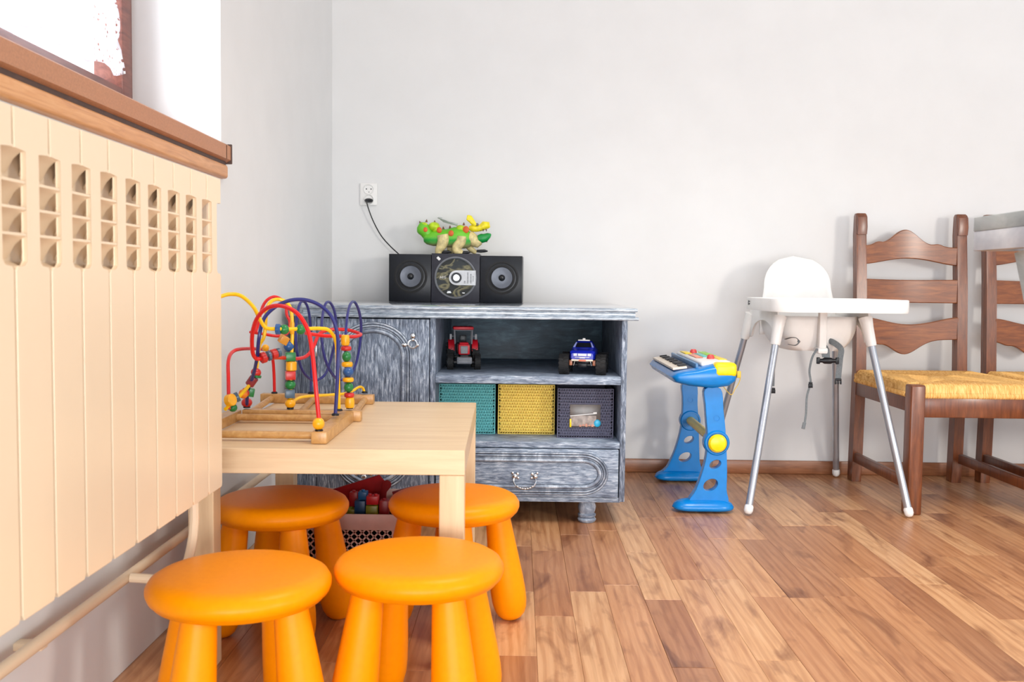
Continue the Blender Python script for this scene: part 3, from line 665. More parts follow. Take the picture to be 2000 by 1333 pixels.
# ================================================================== STEREO
def P0(px, y, z): q = at(px, 560, y); return (q.x, y, z)
CT = 0.7095; SY = 3.74
def speaker(px, label, rz, hgt):
    q = P0(px, SY, CT)
    t = thing('speaker', label, 'speaker', q, rz, 'stereo speakers on the cabinet')
    b = B(); b.box(-0.083, 0.083, 0, 0.15, 0, hgt, 0.0015); b.obj('speaker_box', 'black', t)
    c = T((0.003, 0, hgt*0.53)) @ RX(PI/2)
    b = B(); b.lathe([(0.066, -0.0006), (0.066, 0.001), (0.060, 0.002), (0.055, -0.0005), (0.048, 0.0005), (0.0435, 0.003), (0.042, 0.001)], c, 48); b.obj('surround', 'rubber', t)
    b = B(); b.lathe([(0.043, 0.001), (0.041, 0.003), (0.028, 0.0015), (0.015, 0.0008), (0.012, 0.001)], c, 48); lab(b.obj('cone', plain('grey_cone', (84, 88, 98), 0.35, 0.05, 40, metal=0.3), t), 'grey cone')
    b = B(); b.lathe([(0.013, 0.001), (0.012, 0.003), (0.009, 0.0085), (0.005, 0.012), (0, 0.013)], c, 24); lab(b.obj('dust_cap', plain('black_gloss', (30, 32, 36), 0.12), t), 'shiny dust cap')
    return t
speaker(800.5, 'black speaker with grey cone, left of the disc player', 0, 0.187)
speaker(978.5, 'black speaker with grey cone, right of the disc player', math.radians(-2), 0.184)
q = P0(889.5, SY, CT)
dp = thing('disc_player', 'dark grey disc player with round clear lid between the two speakers', 'stereo', q)
b = B(); b.box(-0.095, 0.095, 0, 0.15, 0, 0.191, 0.0015); b.obj('player_box', 'darkgrey', dp)
c = T((0.0, 0, 0.096)) @ RX(PI/2)
b = B(); b.lathe([(0.0, 0.0015), (0.079, 0.0015), (0.079, 0.0005), (0, 0.0005)], c, 64)
m_, nt_, b_ = new_mat('disc_painted_reflections')
n_ = noise(nt_, coords(nt_, (6, 6, 11)), 2.2, 2, 0.5, 1.0)
nt_.links.new(ramp(nt_, n_, [(0.42, (44, 46, 46)), (0.5, (132, 126, 96)), (0.58, (52, 56, 58))]), b_.inputs['Base Color']); b_.inputs['Metallic'].default_value = 0.0; b_.inputs['Roughness'].default_value = 0.45; b_.inputs['Specular IOR Level'].default_value = 0.2  # streaky reflections of the disc are put into its base colour
lab(b.obj('disc_tray', m_, dp), 'disc under the lid')
b = B(); b.lathe([(0.079, 0.0), (0.083, 0.0), (0.083, 0.006), (0.080, 0.009), (0.077, 0.006), (0.0775, 0.001)], c, 64); b.obj('lid_ring', 'grey', dp)
b = B(); b.lathe([(0.0745, 0.0075), (0.0760, 0.0095), (0.0775, 0.0075)], c, 64); lab(b.obj('lid_trim', 'chrome', dp), 'silver trim ring')
b = B(); b.lathe([(0, 0.0065), (0.077, 0.0065), (0.077, 0.0075), (0, 0.0075)], c, 48); lab(b.obj('lid', 'clear', dp), 'clear round lid')
o2 = [(0.004+0.029*math.cos(a), 0.096+0.029*math.sin(a)) for a in [PI/2+PI*k/12 for k in range(13)]] + [(0.080, 0.067), (0.080, 0.125)]
b = B(); b.prism(o2, -0.0095, -0.008, 'Y'); st_ = lab(b.obj('sticker', plain('silver_sticker', (196, 198, 202), 0.4), dp), 'pale grey sticker')
b = B(); b.lathe([(0.0125, 0.0095), (0.0125, 0.0115), (0.021, 0.0115), (0.021, 0.0095)], T((0.004, 0, 0.096)) @ RX(PI/2), 32); b.obj('spindle_ring', 'black', st_)
b = B(); b.lathe([(0, 0.0105), (0.0122, 0.0105), (0.0122, 0.0085), (0, 0.0085)], T((0.004, 0, 0.096)) @ RX(PI/2), 24); b.obj('spindle', 'chrome', st_)
b = B()
for i, xx in enumerate((0.034, 0.046, 0.058, 0.068)):
    for k in range((2, 8, 7, 4)[i]): z_ = 0.075+k*0.0055+(0.008 if i == 3 else 0); b.box(xx, xx+(0.006 if i != 3 else 0.004), -0.0099, -0.0095, z_, z_+0.003)
b.obj('sticker_print', plain('grey_ink', (110, 112, 116), 0.6), st_)
b = B(); b.box(-0.009, 0.006, -0.0012, 0, -0.005, 0.005, 0.001, T((-0.066, 0, 0.170)) @ RY(0.8)); lab(b.obj('mark', 'white', dp), 'small white mark')
b = B(); b.box(-0.032, -0.016, -0.0092, -0.0085, 0.036, 0.0375); b.box(-0.030, -0.018, -0.0092, -0.0085, 0.041, 0.0425); b.box(0.028, 0.037, -0.0092, -0.0085, 0.036, 0.0372); b.obj('lid_symbol', 'chrome', dp)
tc = bpy.data.curves.new('maker_mark', 'FONT'); tc.body = 'AEG'; tc.size = 0.013; tc.extrude = 0.0003; tc.space_character = 1.1
to = bpy.data.objects.new('tmp', tc); COL.objects.link(to); bpy.context.view_layer.update()
me = bpy.data.meshes.new_from_object(to); bpy.data.objects.remove(to)
me.materials.append(M['white']); o = bpy.data.objects.new('lettering', me); COL.objects.link(o); o.parent = dp; o.location = (-0.062, -0.0085, 0.093); o.rotation_euler = (PI/2, 0, 0)
lab(o, 'white lettering on the lid')

# ================================================================== TOY DRAGON
DY = 3.80; dz0 = CT+0.191
q0 = at(889, 494, DY); org = Vector((q0.x, DY, dz0+0.003))
dr = thing('toy_dragon', 'green and yellow spiky toy dragon standing on the disc player', 'toy', org)
KZ = dz0-at(889, 494, DY).z
def D(px, py, dy=0.0): return at(px, py, DY+dy) - org + Vector((0, 0, KZ-0.0005))
grn = plain('green_toy_plastic', (52, 168, 48), 0.42, 0.25, 60, bmp=0.4); lime = plain('lime_toy_plastic', (176, 206, 28), 0.42, 0.12, 60)
yel = plain('yellow_toy_plastic', (228, 210, 30), 0.42, 0.12, 60, bmp=0.3); crm = plain('cream_toy_plastic', (206, 190, 136), 0.5, 0.12, 70, bmp=0.3)
dgr = plain('deep_green_plastic', (10, 140, 60), 0.4, 0.1, 60); brn = plain('brown_toy_plastic', (104, 66, 44), 0.5, 0.2, 60)
m, nt, bb = new_mat('dragon_hide')
tcn = coords(nt, (1, 1, 1)); sp = nt.nodes.new('ShaderNodeSeparateXYZ'); nt.links.new(tcn, sp.inputs[0])
hn = noise(nt, tcn, 70, 4, 0.6)
mr = nt.nodes.new('ShaderNodeMapRange'); mr.inputs[1].default_value = 0.028; mr.inputs[2].default_value = 0.066; nt.links.new(sp.outputs['Z'], mr.inputs[0])
mr2 = nt.nodes.new('ShaderNodeMath'); mr2.operation = 'ADD'; nt.links.new(mr.outputs[0], mr2.inputs[0])
ms = nt.nodes.new('ShaderNodeMath'); ms.operation = 'MULTIPLY_ADD'; ms.inputs[1].default_value = 0.3; ms.inputs[2].default_value = -0.15; nt.links.new(hn, ms.inputs[0]); nt.links.new(ms.outputs[0], mr2.inputs[1])
nt.links.new(ramp(nt, mr2.outputs[0], [(0.05, (150, 150, 104)), (0.3, (96, 164, 76)), (0.6, (28, 160, 54)), (0.95, (104, 190, 40))]), bb.inputs['Base Color']); bb.inputs['Roughness'].default_value = 0.42
bump(nt, bb, hn, 0.4, 0.002); hide = m
b = B(); b.loft([D(828, 462), D(834, 462), D(846, 463), D(858, 461), D(872, 463), D(888, 461), D(902, 463), D(912, 466), D(920, 468), D(924, 469)],
                [.017, .026, .031, (.034, .030), (.036, .033), (.041, .036), (.042, .036), (.036, .031), (.027, .024), .014], 18, flat=(0, 0, 1)); b.obj('body', hide, dr, smooth=60)
b = B(); b.loft([D(816, 440), D(818, 441), D(824, 443), D(831, 448), D(836, 456), D(842, 462)], [.008, .021, .027, .027, .024, .020], 16, flat=(0, 0, 1)); b.obj('tail', hide, dr, smooth=60)
b = B()
for (px, py, dx, dz_) in ((833, 430, 0.1, 1), (822, 452, -1, -.6), (849, 432, 0, 1), (855, 438, .5, 1), (866, 444, -.1, 1), (906, 436, 0, 1), (830, 463, -.4, -1), (844, 473, -.2, -1), (821, 433, -.5, 1), (879, 442, 0, 1), (893, 443, 0, 1), (937, 472, .1, -1), (950, 467, .3, -1)):
    d_ = Vector((dx, -0.2, dz_)).normalized(); p_ = D(px, py); b.lathe([(0.005, -0.003), (0.0035, 0.003), (0.0005, 0.009)], T(p_) @ rot_to(d_), 8, cap=True)
b.obj('spine', brn, dr)
b = B()
for (px, py, r) in ((848, 440, .023), (853, 446, .019), (905, 446, .018), (899, 444, .018), (828, 438, .016)): b.sphere(D(px, py, -0.006), r, 1, 1, .8, 14)
lab(b.obj('hump', lime, dr), 'lime yellow humps')
b = B()
for (px, py, r, dy) in ((831, 446, .009, -.026), (881, 453, .011, -.036), (910, 446, .013, -.024), (858, 447, .011, -.026)): b.sphere(D(px, py, dy), r, 1, .4, 1.1, 10)
lab(b.obj('spot', plain('orange_spot', (206, 92, 30), 0.5), dr), 'orange spots')
for (pts, rs, dyy) in (([(865, 456), (866, 466), (862, 478), (857, 486), (856, 493.5)], [.024, .024, .020, .015, .012], -.026), ([(902, 459), (900, 470), (892, 480), (894, 488), (903, 492)], [.018, .020, .019, .018, .010], -.030),
                       ([(876, 462), (880, 475), (880, 486), (884, 492.5)], [.018, .016, .014, .008], .026), ([(908, 463), (914, 474), (920, 484), (930, 491.5)], [.018, .016, .013, .008], .024)):
    b = B(); b.loft(spline([D(px, py, dyy) for px, py in pts], 3), [rs[min(i//3, len(rs)-1)]*(1-(i % 3)/3)+rs[min(i//3+1, len(rs)-1)]*((i % 3)/3) for i in range((len(pts)-1)*3+1)], 14); lab(b.obj('leg', crm, dr, smooth=60), 'cream leg')
b = B()
for (p_, d_) in ((D(868, 491, -.02), (1, 0, .1)), (D(905, 492, -.022), (1, 0, .1)), (D(893, 491.5, .02), (1, 0, .1)), (D(939, 489, .018), (1, 0, .1))):
    b.loft([p_+Vector((-.016, 0, 0.002)), p_+Vector((0, 0, .002)), p_+Vector((.016, 0, 0.003)), p_+Vector((.028, 0, 0.002))], [.005, .0065, .006, .002], 10)
lab(b.obj('claw', 'black', dr), 'dark claws')
b = B(); b.loft([D(914, 466), D(920, 462), D(926, 468), D(934, 472), D(940, 470)], [.025, .028, .025, .020, .010], 14); lab(b.obj('neck', crm, dr, smooth=60), 'cream throat')
b = B(); b.loft([D(916, 443), D(922, 443), D(930, 444), D(938, 443), D(946, 438), D(952, 438), D(955, 443)], [(.008, .014), (.014, .021), (.014, .022), (.013, .020), (.018, .019), (.016, .015), (.006, .006)], 14, flat=(0, 0, 1)); hd = lab(b.obj('head', yel, dr, smooth=60), 'yellow upper head')
for s in (-1, 1):
    b = B(); b.loft([D(928, 438, s*.012), D(922, 430, s*.018), D(916, 423, s*.022), D(914, 418, s*.024)], [.009, .011, (.014, .006), .004], 10); b.obj('horn', yel, hd)
b = B(); b.sphere(D(932, 436, -.014), .006); b.obj('eye', plain('grey_eye', (120, 116, 110), 0.2), hd)
b = B()
for px in (932, 938, 944, 950): b.lathe([(0.003, 0.002), (0.002, -0.003), (0.0004, -0.008)], T(D(px, 446, -.012)), 8)
b.obj('tooth', brn, hd)
b = B(); b.loft([D(934, 464), D(941, 463), D(948, 462), D(955, 457), D(959, 455)], [(.015, .018), (.019, .020), (.017, .017), (.011, .010), .003], 14, flat=(0, 0, 1)); lab(b.obj('jaw', dgr, dr, smooth=60), 'deep green lower jaw')
for s in (-1, 1):
    b = B()
    for k in range(3):
        b.loft([D(893, 436, s*.014), D(880-k*2, 434-k*1.5, s*(.020+.004*k)), D(866-k*5, 430-k*3.5, s*(.024+.005*k)), D(860-k*2+k*4, 425-k*1, s*(.026+.006*k))], [(.005, .006), (.003, .009), (.003, .008), .001], 8)
    lab(b.obj('wing', plain('translucent_grey_wing', (176, 182, 180), 0.3, 0.1, 40), dr), 'pale grey wing')

# ================================================================== TOY TRACTOR
tr_ = thing('toy_tractor', 'red toy tractor with a grey front weight on the upper cabinet shelf', 'toy tractor', (P0(908, 3.24, 0)[0], 3.235, 0.4865), math.radians(6))
redt = plain('tractor_red', (190, 14, 34), 0.35); 
b = B(); b.box(-0.020, 0.020, 0.005, 0.075, 0.052, 0.088, 0.005); b.box(-0.016, 0.016, 0.010, 0.060, 0.086, 0.094, 0.004); b.obj('bonnet', redt, tr_)
b = B(); b.box(-0.012, 0.012, 0.002, 0.006, 0.056, 0.082, 0.001)
for k in range(5): b.box(-0.010+k*0.0045, -0.008+k*0.0045, 0.0005, 0.003, 0.057, 0.081)
lab(b.obj('grille', 'grey', tr_), 'grey grille')
b = B(); b.box(-0.026, 0.026, -0.022, 0.006, 0.022, 0.046, 0.004); b.box(-0.022, 0.022, -0.026, -0.020, 0.026, 0.033, 0.002); b.box(-0.022, 0.022, -0.026, -0.020, 0.036, 0.043, 0.002); lab(b.obj('front_weight', 'grey', tr_), 'grey front weight')
b = B(); b.box(-0.014, 0.014, 0.0, 0.14, 0.022, 0.052, 0.003); b.box(-0.045, 0.045, 0.018, 0.030, 0.020, 0.030, 0.002); b.box(-0.045, 0.045, 0.112, 0.124, 0.030, 0.042, 0.002); b.obj('chassis', 'black', tr_)
b = B()
for s in (-1, 1):
    for (y0, y1) in ((0.070, 0.120),): 
        b.loft([(s*0.029, y0, 0.085), (s*0.031, y0, 0.135)], 0.0025, 8); b.loft([(s*0.029, y1, 0.085), (s*0.031, y1, 0.135)], 0.0025, 8)
b.loft([(-0.031, 0.068, 0.134), (0.031, 0.068, 0.134)], 0.0025, 8); b.loft([(-0.031, 0.122, 0.134), (0.031, 0.122, 0.134)], 0.0025, 8)
for s in (-1, 1): b.loft([(s*0.031, 0.068, 0.134), (s*0.031, 0.122, 0.134)], 0.0025, 8)
b.obj('cab_frame', 'grey', tr_)
b = B(); b.box(-0.036, 0.036, 0.062, 0.128, 0.135, 0.146, 0.004); b.obj('cab_roof', redt, tr_)
b = B(); b.box(-0.028, 0.028, 0.071, 0.0725, 0.088, 0.134); b.obj('windscreen', 'clear', tr_)
b = B(); b.box(-0.024, 0.024, 0.075, 0.120, 0.050, 0.088, 0.004); b.box(-0.012, 0.012, 0.100, 0.110, 0.088, 0.115, 0.004); b.obj('cab_interior', 'black', tr_)
for s in (-1, 1):
    b = B(); b.prism([(0.078, 0.060), (0.080, 0.078), (0.092, 0.094), (0.112, 0.100), (0.135, 0.096), (0.148, 0.080), (0.142, 0.078), (0.132, 0.090), (0.112, 0.093), (0.096, 0.088), (0.086, 0.074), (0.084, 0.060)], s*0.030, s*0.052, 'X', 0.001); b.obj('fender', redt, tr_)
    b = B(); b.loft([(s*0.030, 0.078, 0.112), (s*0.042, 0.076, 0.112)], 0.0015, 8); b.box(s*0.044-0.004, s*0.044+0.004, 0.074, 0.077, 0.100, 0.120, 0.001); b.obj('mirror', 'grey', tr_)
def wheel(parent, x_, y_, r, w, hub, s, lugs=14):
    b = B(); c = T((x_, y_, r)) @ RY(PI/2)
    b.lathe([(r*0.5, -w/2), (r*0.85, -w/2), (r*0.95, -w/2*0.8), (r*0.95, w/2*0.8), (r*0.85, w/2), (r*0.5, w/2), (r*0.45, 0)], c, 28)
    for k in range(lugs):
        for q_ in (-1, 1): b.box(-w*0.26, w*0.26, -r*0.07, r*0.07, r*0.90, r*1.0, 0, T((x_+q_*w*0.24, y_, r)) @ RX(2*PI*(k+0.25*q_)/lugs) @ RZ(q_*0.35))
    wh = b.obj('tyre', 'rubber', parent)
    b = B(); b.lathe([(0, w*0.30), (r*0.15, w*0.34), (r*0.22, w*0.2), (r*0.5, w*0.42), (r*0.52, w*0.5), (r*0.48, w*0.1), (0, w*0.1)], T((x_, y_, r)) @ RY(s*PI/2), 20); b.obj('hub', hub, wh)
for s in (-1, 1): wheel(tr_, s*0.047, 0.024, 0.027, 0.021, 'chrome', s); wheel(tr_, s*0.044, 0.115, 0.044, 0.026, 'chrome', s, 16)

# ================================================================== MONSTER TRUCK
mt_ = thing('toy_truck', 'blue toy monster truck with big black tyres on the upper cabinet shelf', 'toy truck', (P0(1143, 3.16, 0)[0], 3.17, 0.4865), math.radians(-9))
bl = plain('truck_blue', (14, 34, 170), 0.2, 0.05)
b = B()
rows = []
for (y_, w, z0, z1, wt) in ((-0.062, .028, .052, .072, .027), (-0.055, .032, .050, .080, .030), (-0.030, .033, .050, .084, .030), (-0.020, .033, .050, .088, .029), (0.0, .033, .050, .108, .021), (0.030, .033, .050, .108, .021), (0.036, .033, .050, .084, .030), (0.075, .033, .052, .082, .031), (0.080, .031, .056, .080, .030)):
    zb = min(z1, .082)
    w *= 1.28; wt *= 1.25
    rows.append([Vector(v_) for v_ in ((-w+.003, y_, z0), (-w, y_, z0+.004), (-w, y_, zb-.004), (-wt, y_, z1-.002), (-wt+.004, y_, z1), (wt-.004, y_, z1), (wt, y_, z1-.002), (w, y_, zb-.004), (w, y_, z0+.004), (w-.003, y_, z0))])
b.grid(rows, closed_v=True, cap=True); b.obj('truck_body', bl, mt_)
b = B(); b.prism([(-.026, .087), (.026, .087), (.021, .1055), (-.021, .1055)], 0, .002, 'Y', 0, T((0, -.0175, 0)) @ T((0, 0, .087)) @ RX(-0.72) @ T((0, 0, -.087)) @ T((0, -.004, 0))); lab(b.obj('windscreen', 'black', mt_), 'dark windscreen')
b = B()
for s in (-1, 1): b.prism([(s*.034, .0865), (s*.028, .0865), (s*.0225, .106), (s*.026, .106)], 0, .003, 'Y', 0, T((0, -.0175, 0)) @ T((0, 0, .087)) @ RX(-0.72) @ T((0, 0, -.087)) @ T((0, -.0055, 0)))
b.obj('pillar', plain('pale_blue_decal', (150, 160, 220), 0.3), mt_)
b = B(); b.box(-.0145, .0145, -.0640, -.060, .0625, .0700, .001)
for s in (-1, 1): b.box(s*.0190-(0.0015 if s > 0 else 0.010), s*.0190+(0.010 if s > 0 else 0.0015), -.0635, -.058, .0625, .0705, .001)
b.box(-.024, .024, -.0645, -.060, .0575, .0590, .0003); b.box(-.009, .009, -.0648, -.060, .0555, .0590, .0003)
lab(b.obj('headlight', plain('bright_white_print', (240, 242, 246), 0.3), mt_), 'white headlights and grille')
b = B(); b.box(-.036, .036, -.068, -.060, .0455, .0520, .002); lab(b.obj('bumper', plain('pale_bumper', (226, 214, 196), 0.3), mt_), 'pale bumper')
b = B(); b.box(-.011, .013, -.0688, -.060, .0450, .0510, .001); lab(b.obj('bumper_plate', plain('salmon_print', (214, 120, 96), 0.4), mt_), 'salmon plate')
b = B(); b.box(-.020, .020, -.006, .002, .109, .1135, .0015); b.box(-.0045, .0045, -.006, .002, .112, .1185, .0015); lab(b.obj('light_bar', 'white', mt_), 'white roof light bar')
b = B(); b.box(-.022, .022, -.050, .070, .036, .050, .003); b.box(-.016, .016, -.058, -.040, .024, .040, .004); b.box(-.055, .055, -.046, -.038, .028, .036, .002); b.box(-.055, .055, .052, .060, .028, .036, .002); b.obj('chassis', 'black', mt_)
for s in (-1, 1):
    b = B(); b.loft([(s*.024, -.050, .050), (s*.030, -.050, .030)], .0022, 8); b.loft([(s*.024, .056, .050), (s*.030, .056, .030)], .0022, 8); b.obj('shock_absorber', 'chrome', mt_)
    b = B(); b.box(s*.0385-.005, s*.0385+.005, -.052, -.042, .030, .048, .002); lab(b.obj('spring_tower', plain('copper_plastic', (190, 120, 90), 0.3), mt_), 'copper coloured spring')
    wheel(mt_, s*.061, -.042, .034, .033, 'chrome', s, 16); wheel(mt_, s*.061, .056, .034, .033, 'chrome', s, 16)

# ================================================================== TOY PIANO
px_, py_ = 0.640, 3.52
tp = thing('toy_keyboard', 'blue toy keyboard on a two legged stand with yellow crossbar beside the cabinet', 'toy keyboard', (px_, py_, 0))
def leg_outline(y, L, R, k):
    return None
def KL(px, py, y): q = at(px, py, y); return (q.x-px_, q.z)
NY, FY = 3.265, 3.78
def stand_leg(yc, left, right, circ, holes, dimple, sgn):
    # panel as left/right edge strips around the holes, bridged ring by ring
    pts = [KL(a, b_, yc) for a, b_ in left] + [KL(a, b_, yc) for a, b_ in reversed(right)]
    y0 = yc-py_-0.016; y1 = yc-py_+0.016
    cu = bpy.data.curves.new('c', 'CURVE'); cu.dimensions = '2D'; cu.fill_mode = 'BOTH'
    def add(ps):
        s_ = cu.splines.new('POLY'); s_.points.add(len(ps)-1); s_.use_cyclic_u = True
        for k, (a, b_) in enumerate(ps): s_.points[k].co = (a, b_, 0, 1)
    sm_ = spline([(a, b_, 0) for a, b_ in pts], 4, True)
    add([(v_.x, v_.y) for v_ in sm_])
    for (cx, cy, rx, ry, tilt) in holes:
        hp = []
        for k in range(24):
            a = 2*PI*k/24; u, w_ = rx*math.cos(a), ry*math.sin(a)
            hp.append(KL(cx+u*math.cos(tilt)+w_*math.sin(tilt), cy-u*math.sin(tilt)+w_*math.cos(tilt), yc))
        add(hp)
    cu.extrude = 0.016; cu.bevel_depth = 0.002; cu.bevel_resolution = 1
    o_ = bpy.data.objects.new('t', cu); COL.objects.link(o_); bpy.context.view_layer.update()
    me = bpy.data.meshes.new_from_object(o_); bpy.data.objects.remove(o_)
    bmx = bmesh.new(); bmx.from_mesh(me)
    for v_ in bmx.verts: v_.co = Vector((v_.co.x, (y0+y1)/2 + v_.co.z, v_.co.y))
    b = B(); b.bm.free(); b.bm = bmx
    cc = KL(circ[0], circ[1], yc); r = circ[2]/F*yc
    b.lathe([(0, -0.024), (r*0.9, -0.024), (r, -0.018), (r, 0.018), (r*0.9, 0.024), (r*0.82, 0.024), (r*0.8, 0.020), (0, 0.020)], T((cc[0], yc-py_, cc[1])) @ RX(PI/2), 36)
    dd = KL(dimple[0], dimple[1], yc); b.lathe([(0.011, 0.016), (0.011, 0.0195), (0.009, 0.0195), (0.008, 0.0165)], T((dd[0], yc-py_, dd[1])) @ RX(PI/2), 20)
    leg = b.obj('stand_leg', 'blue', tp, smooth=18)
    return cc
cn = stand_leg(NY, [(1376, 760), (1377, 790), (1379, 820), (1381, 850), (1379, 890), (1370, 925), (1359, 955), (1346, 985)], [(1405, 760), (1410, 800), (1414, 840), (1416, 880), (1417, 920), (1416, 955), (1415, 985)],
               (1398, 864, 25), [(1395, 906, 13, 9, .45), (1386, 946, 16, 12, .5)], (1398, 816), 1)
cf = stand_leg(FY, [(1333, 750), (1333, 775), (1333, 800), (1330, 835), (1325, 858), (1316, 885), (1303, 912), (1290, 930)], [(1358, 750), (1360, 790), (1362, 830), (1363, 870), (1364, 900), (1365, 930)],
               (1347, 821, 20), [(1344, 858, 11, 7.5, .45), (1336.5, 892, 14, 9.5, .45)], (1347, 781), 1)
b = B(); b.lathe([(0, 0.024), (0.031, 0.024), (0.032, 0.030), (0.026, 0.038), (0.012, 0.042), (0, 0.042)], T((cn[0], NY-py_, cn[1])) @ RX(PI/2), 32); lab(b.obj('knob', 'yellow', tp), 'yellow round knob')
b = B(); b.loft([(cn[0], NY-py_+0.02, cn[1]), (cf[0], FY-py_-0.02, cf[1])], 0.0165, 20); lab(b.obj('crossbar', 'yellow', tp), 'yellow crossbar')
for yc, cxp, hw in ((NY, 1373, 0.108), (FY, 1329, 0.108)):
    c = KL(cxp, 990, yc)[0]
    rows = []
    for k in range(25):
        t_ = -1+2*k/24; ww = math.sqrt(max(0, 1-abs(t_)**5))
        rows.append([Vector((c+hw*t_, yc-py_+0.045*ww*math.cos(a), max(0, 0.016+0.030*(0.55+0.45*ww)*(math.sin(a))*(1.0 if math.sin(a) > 0 else 0.5)*max(ww, .02)))) for a in [2*PI*j/16 for j in range(16)]])
    b = B(); b.grid(rows, closed_v=True, cap=True); b.obj('stand_foot', 'blue', tp, smooth=50)
# keyboard body: cross-section in x,z swept along y
def sect(o):
    x0, x1 = -0.115-o*0, 0.110
    return [(-0.112, 0.470), (-0.100, 0.452), (-0.05, 0.440), (0.03, 0.432), (0.085, 0.440), (0.108, 0.458), (0.112, 0.476), (0.106, 0.500), (0.090, 0.516), (0.050, 0.522), (0.010, 0.512), (-0.030, 0.500), (-0.075, 0.492), (-0.100, 0.486)]
rows = []
ys = [-0.305, -0.300, -0.285, -0.262, -0.20, 0, 0.20, 0.262, 0.285, 0.300, 0.305]
sc_ = [0.55, 0.78, 0.92, 1, 1, 1, 1, 1, 0.92, 0.78, 0.55]
for y_, s_ in zip(ys, sc_):
    rows.append([Vector((0.0+(a)*s_**0.35, y_, 0.476+(c_-0.476)*s_)) for a, c_ in sect(0)])
b = B(); b.grid(rows, closed_v=True, cap=True)
kbody = b.obj('keyboard_body', 'blue', tp, smooth=50)
ang = math.atan2(0.510-0.4895, 0.085)
KT = T((-0.103, 0, 0.4875)) @ RY(-0.13)
b = B(); b.box(0.004, 0.078, -0.245, 0.245, 0.0, 0.0042, 0.001, KT); b.obj('key_bed', plain('dark_blue_plastic', (12, 44, 84), 0.4), tp)
for k in range(19):
    y0 = -0.242+k*0.0255; b = B(); b.box(0.002, 0.052, y0+0.0006, y0+0.0249, 0.003, 0.0115, 0.0012, KT, 1); lab(b.obj('white_key', plain('ivory_key', (236, 222, 204), 0.3), tp), 'white key')
for k in range(18):
    if k % 7 in (2, 6): continue
    y0 = -0.242+(k+1)*0.0255; b = B(); b.box(0.026, 0.054, y0-0.0065, y0+0.0065, 0.0115, 0.0175, 0.0012, KT, 1); lab(b.obj('black_key', 'black', tp), 'black key')
b = B(); b.box(0.078, 0.088, -0.262, 0.262, -0.002, 0.020, 0.004, KT); b.obj('key_rail', plain('slate_blue_plastic', (84, 134, 180), 0.35), tp)
b = B(); b.box(-0.008, 0.098, -0.262, 0.255, 0.506, 0.5245, 0.008, T((0, 0, 0)) @ T((0.045, 0, 0.515)) @ RY(-0.03) @ T((-0.045, 0, -0.515)), 3); lab(b.obj('control_panel', 'white', tp), 'white control panel')
for (x0, x1, y0, y1, cl, nm) in ((0.03, 0.108, -0.306, -0.235, (250, 214, 6), 'yellow'), (0.068, 0.097, -0.19, -0.02, (236, 214, 20), 'yellow'), (0.066, 0.097, 0.0, 0.20, (150, 214, 20), 'lime'), (0.036, 0.060, -0.06, 0.11, (90, 196, 190), 'aqua'), (0.004, 0.030, -0.10, 0.06, (238, 150, 120), 'salmon'), (0.0, 0.026, 0.10, 0.22, (232, 214, 60), 'yellow')):
    b = B()
    if y0 < -0.3: 
        b.box(x0, x1, y0-0.001, y1, 0.474, 0.5235, 0.014, None, 3)
    else: b.box(x0, x1, y0, y1, 0.524, 0.5275, 0.0015)
    lab(b.obj('speaker_cover' if y0 < -0.3 else 'button_strip', plain(nm+'_button_plastic', cl, 0.35), tp), nm+' panel')
for (x_, y_) in ((0.050, -0.135), (0.040, 0.145)):
    b = B(); b.lathe([(0, 0.016), (0.009, 0.015), (0.013, 0.009), (0.014, 0), (0, 0)], T((x_, y_, 0.5245)), 20); lab(b.obj('button', plain('coral_button', (214, 76, 76), 0.3), tp), 'coral dome button')
b = B(); b.tube([(0.112, -0.27, 0.487), (0.125, -0.272, 0.478), (0.122, -0.274, 0.455), (0.108, -0.276, 0.432), (0.096, -0.276, 0.412), (0.080, -0.272, 0.425), (0.066, -0.262, 0.445)], 0.0014, 6, 5)
b.box(0.113, 0.127, -0.278, -0.266, 0.470, 0.494, 0.003); lab(b.obj('microphone_hook', plain('tan_cord', (214, 178, 60), 0.5), tp), 'yellow hook and cord')

# ================================================================== HIGH CHAIR
HX, HY = 1.085, 3.52
hc = thing('high_chair', 'white plastic high chair with tray and silver legs against the back wall', 'high chair', (HX, HY, 0))
def hl(p): return Vector((p[0]-HX, p[1]-HY, p[2]))
tops = {'fl': ((0.925, 3.365, 0.66), (0.797, 3.215, 0.012)), 'fr': ((1.235, 3.365, 0.66), (1.345, 3.207, 0.012)), 'bl': ((0.915, 3.745, 0.66), (0.79, 3.895, 0.012)), 'br': ((1.250, 3.745, 0.66), (1.325, 3.895, 0.012))}
for k_, (a, c_) in tops.items():
    a, c_ = hl(a), hl(c_); d = (a-c_).normalized()
    b = B(); b.loft([c_+d*0.012, a], 0.0128, 18); lg = lab(b.obj('leg', 'steel', hc), 'silver tubular leg')
    b = B(); b.loft([c_-d*0.008, c_-d*0.004, c_+d*0.004, c_+d*0.018, c_+d*0.024], [.006, .012, .0155, .0155, .013], 18); lab(b.obj('foot_cap', 'white', lg), 'white foot cap')
    top = a + d*0.02; mid = a - d*0.085
    b = B(); b.loft([mid, mid+d*0.006, a-d*0.02, top], [.0155, .0175, .020, .024], 18); b.obj('leg_socket', 'white', hc)
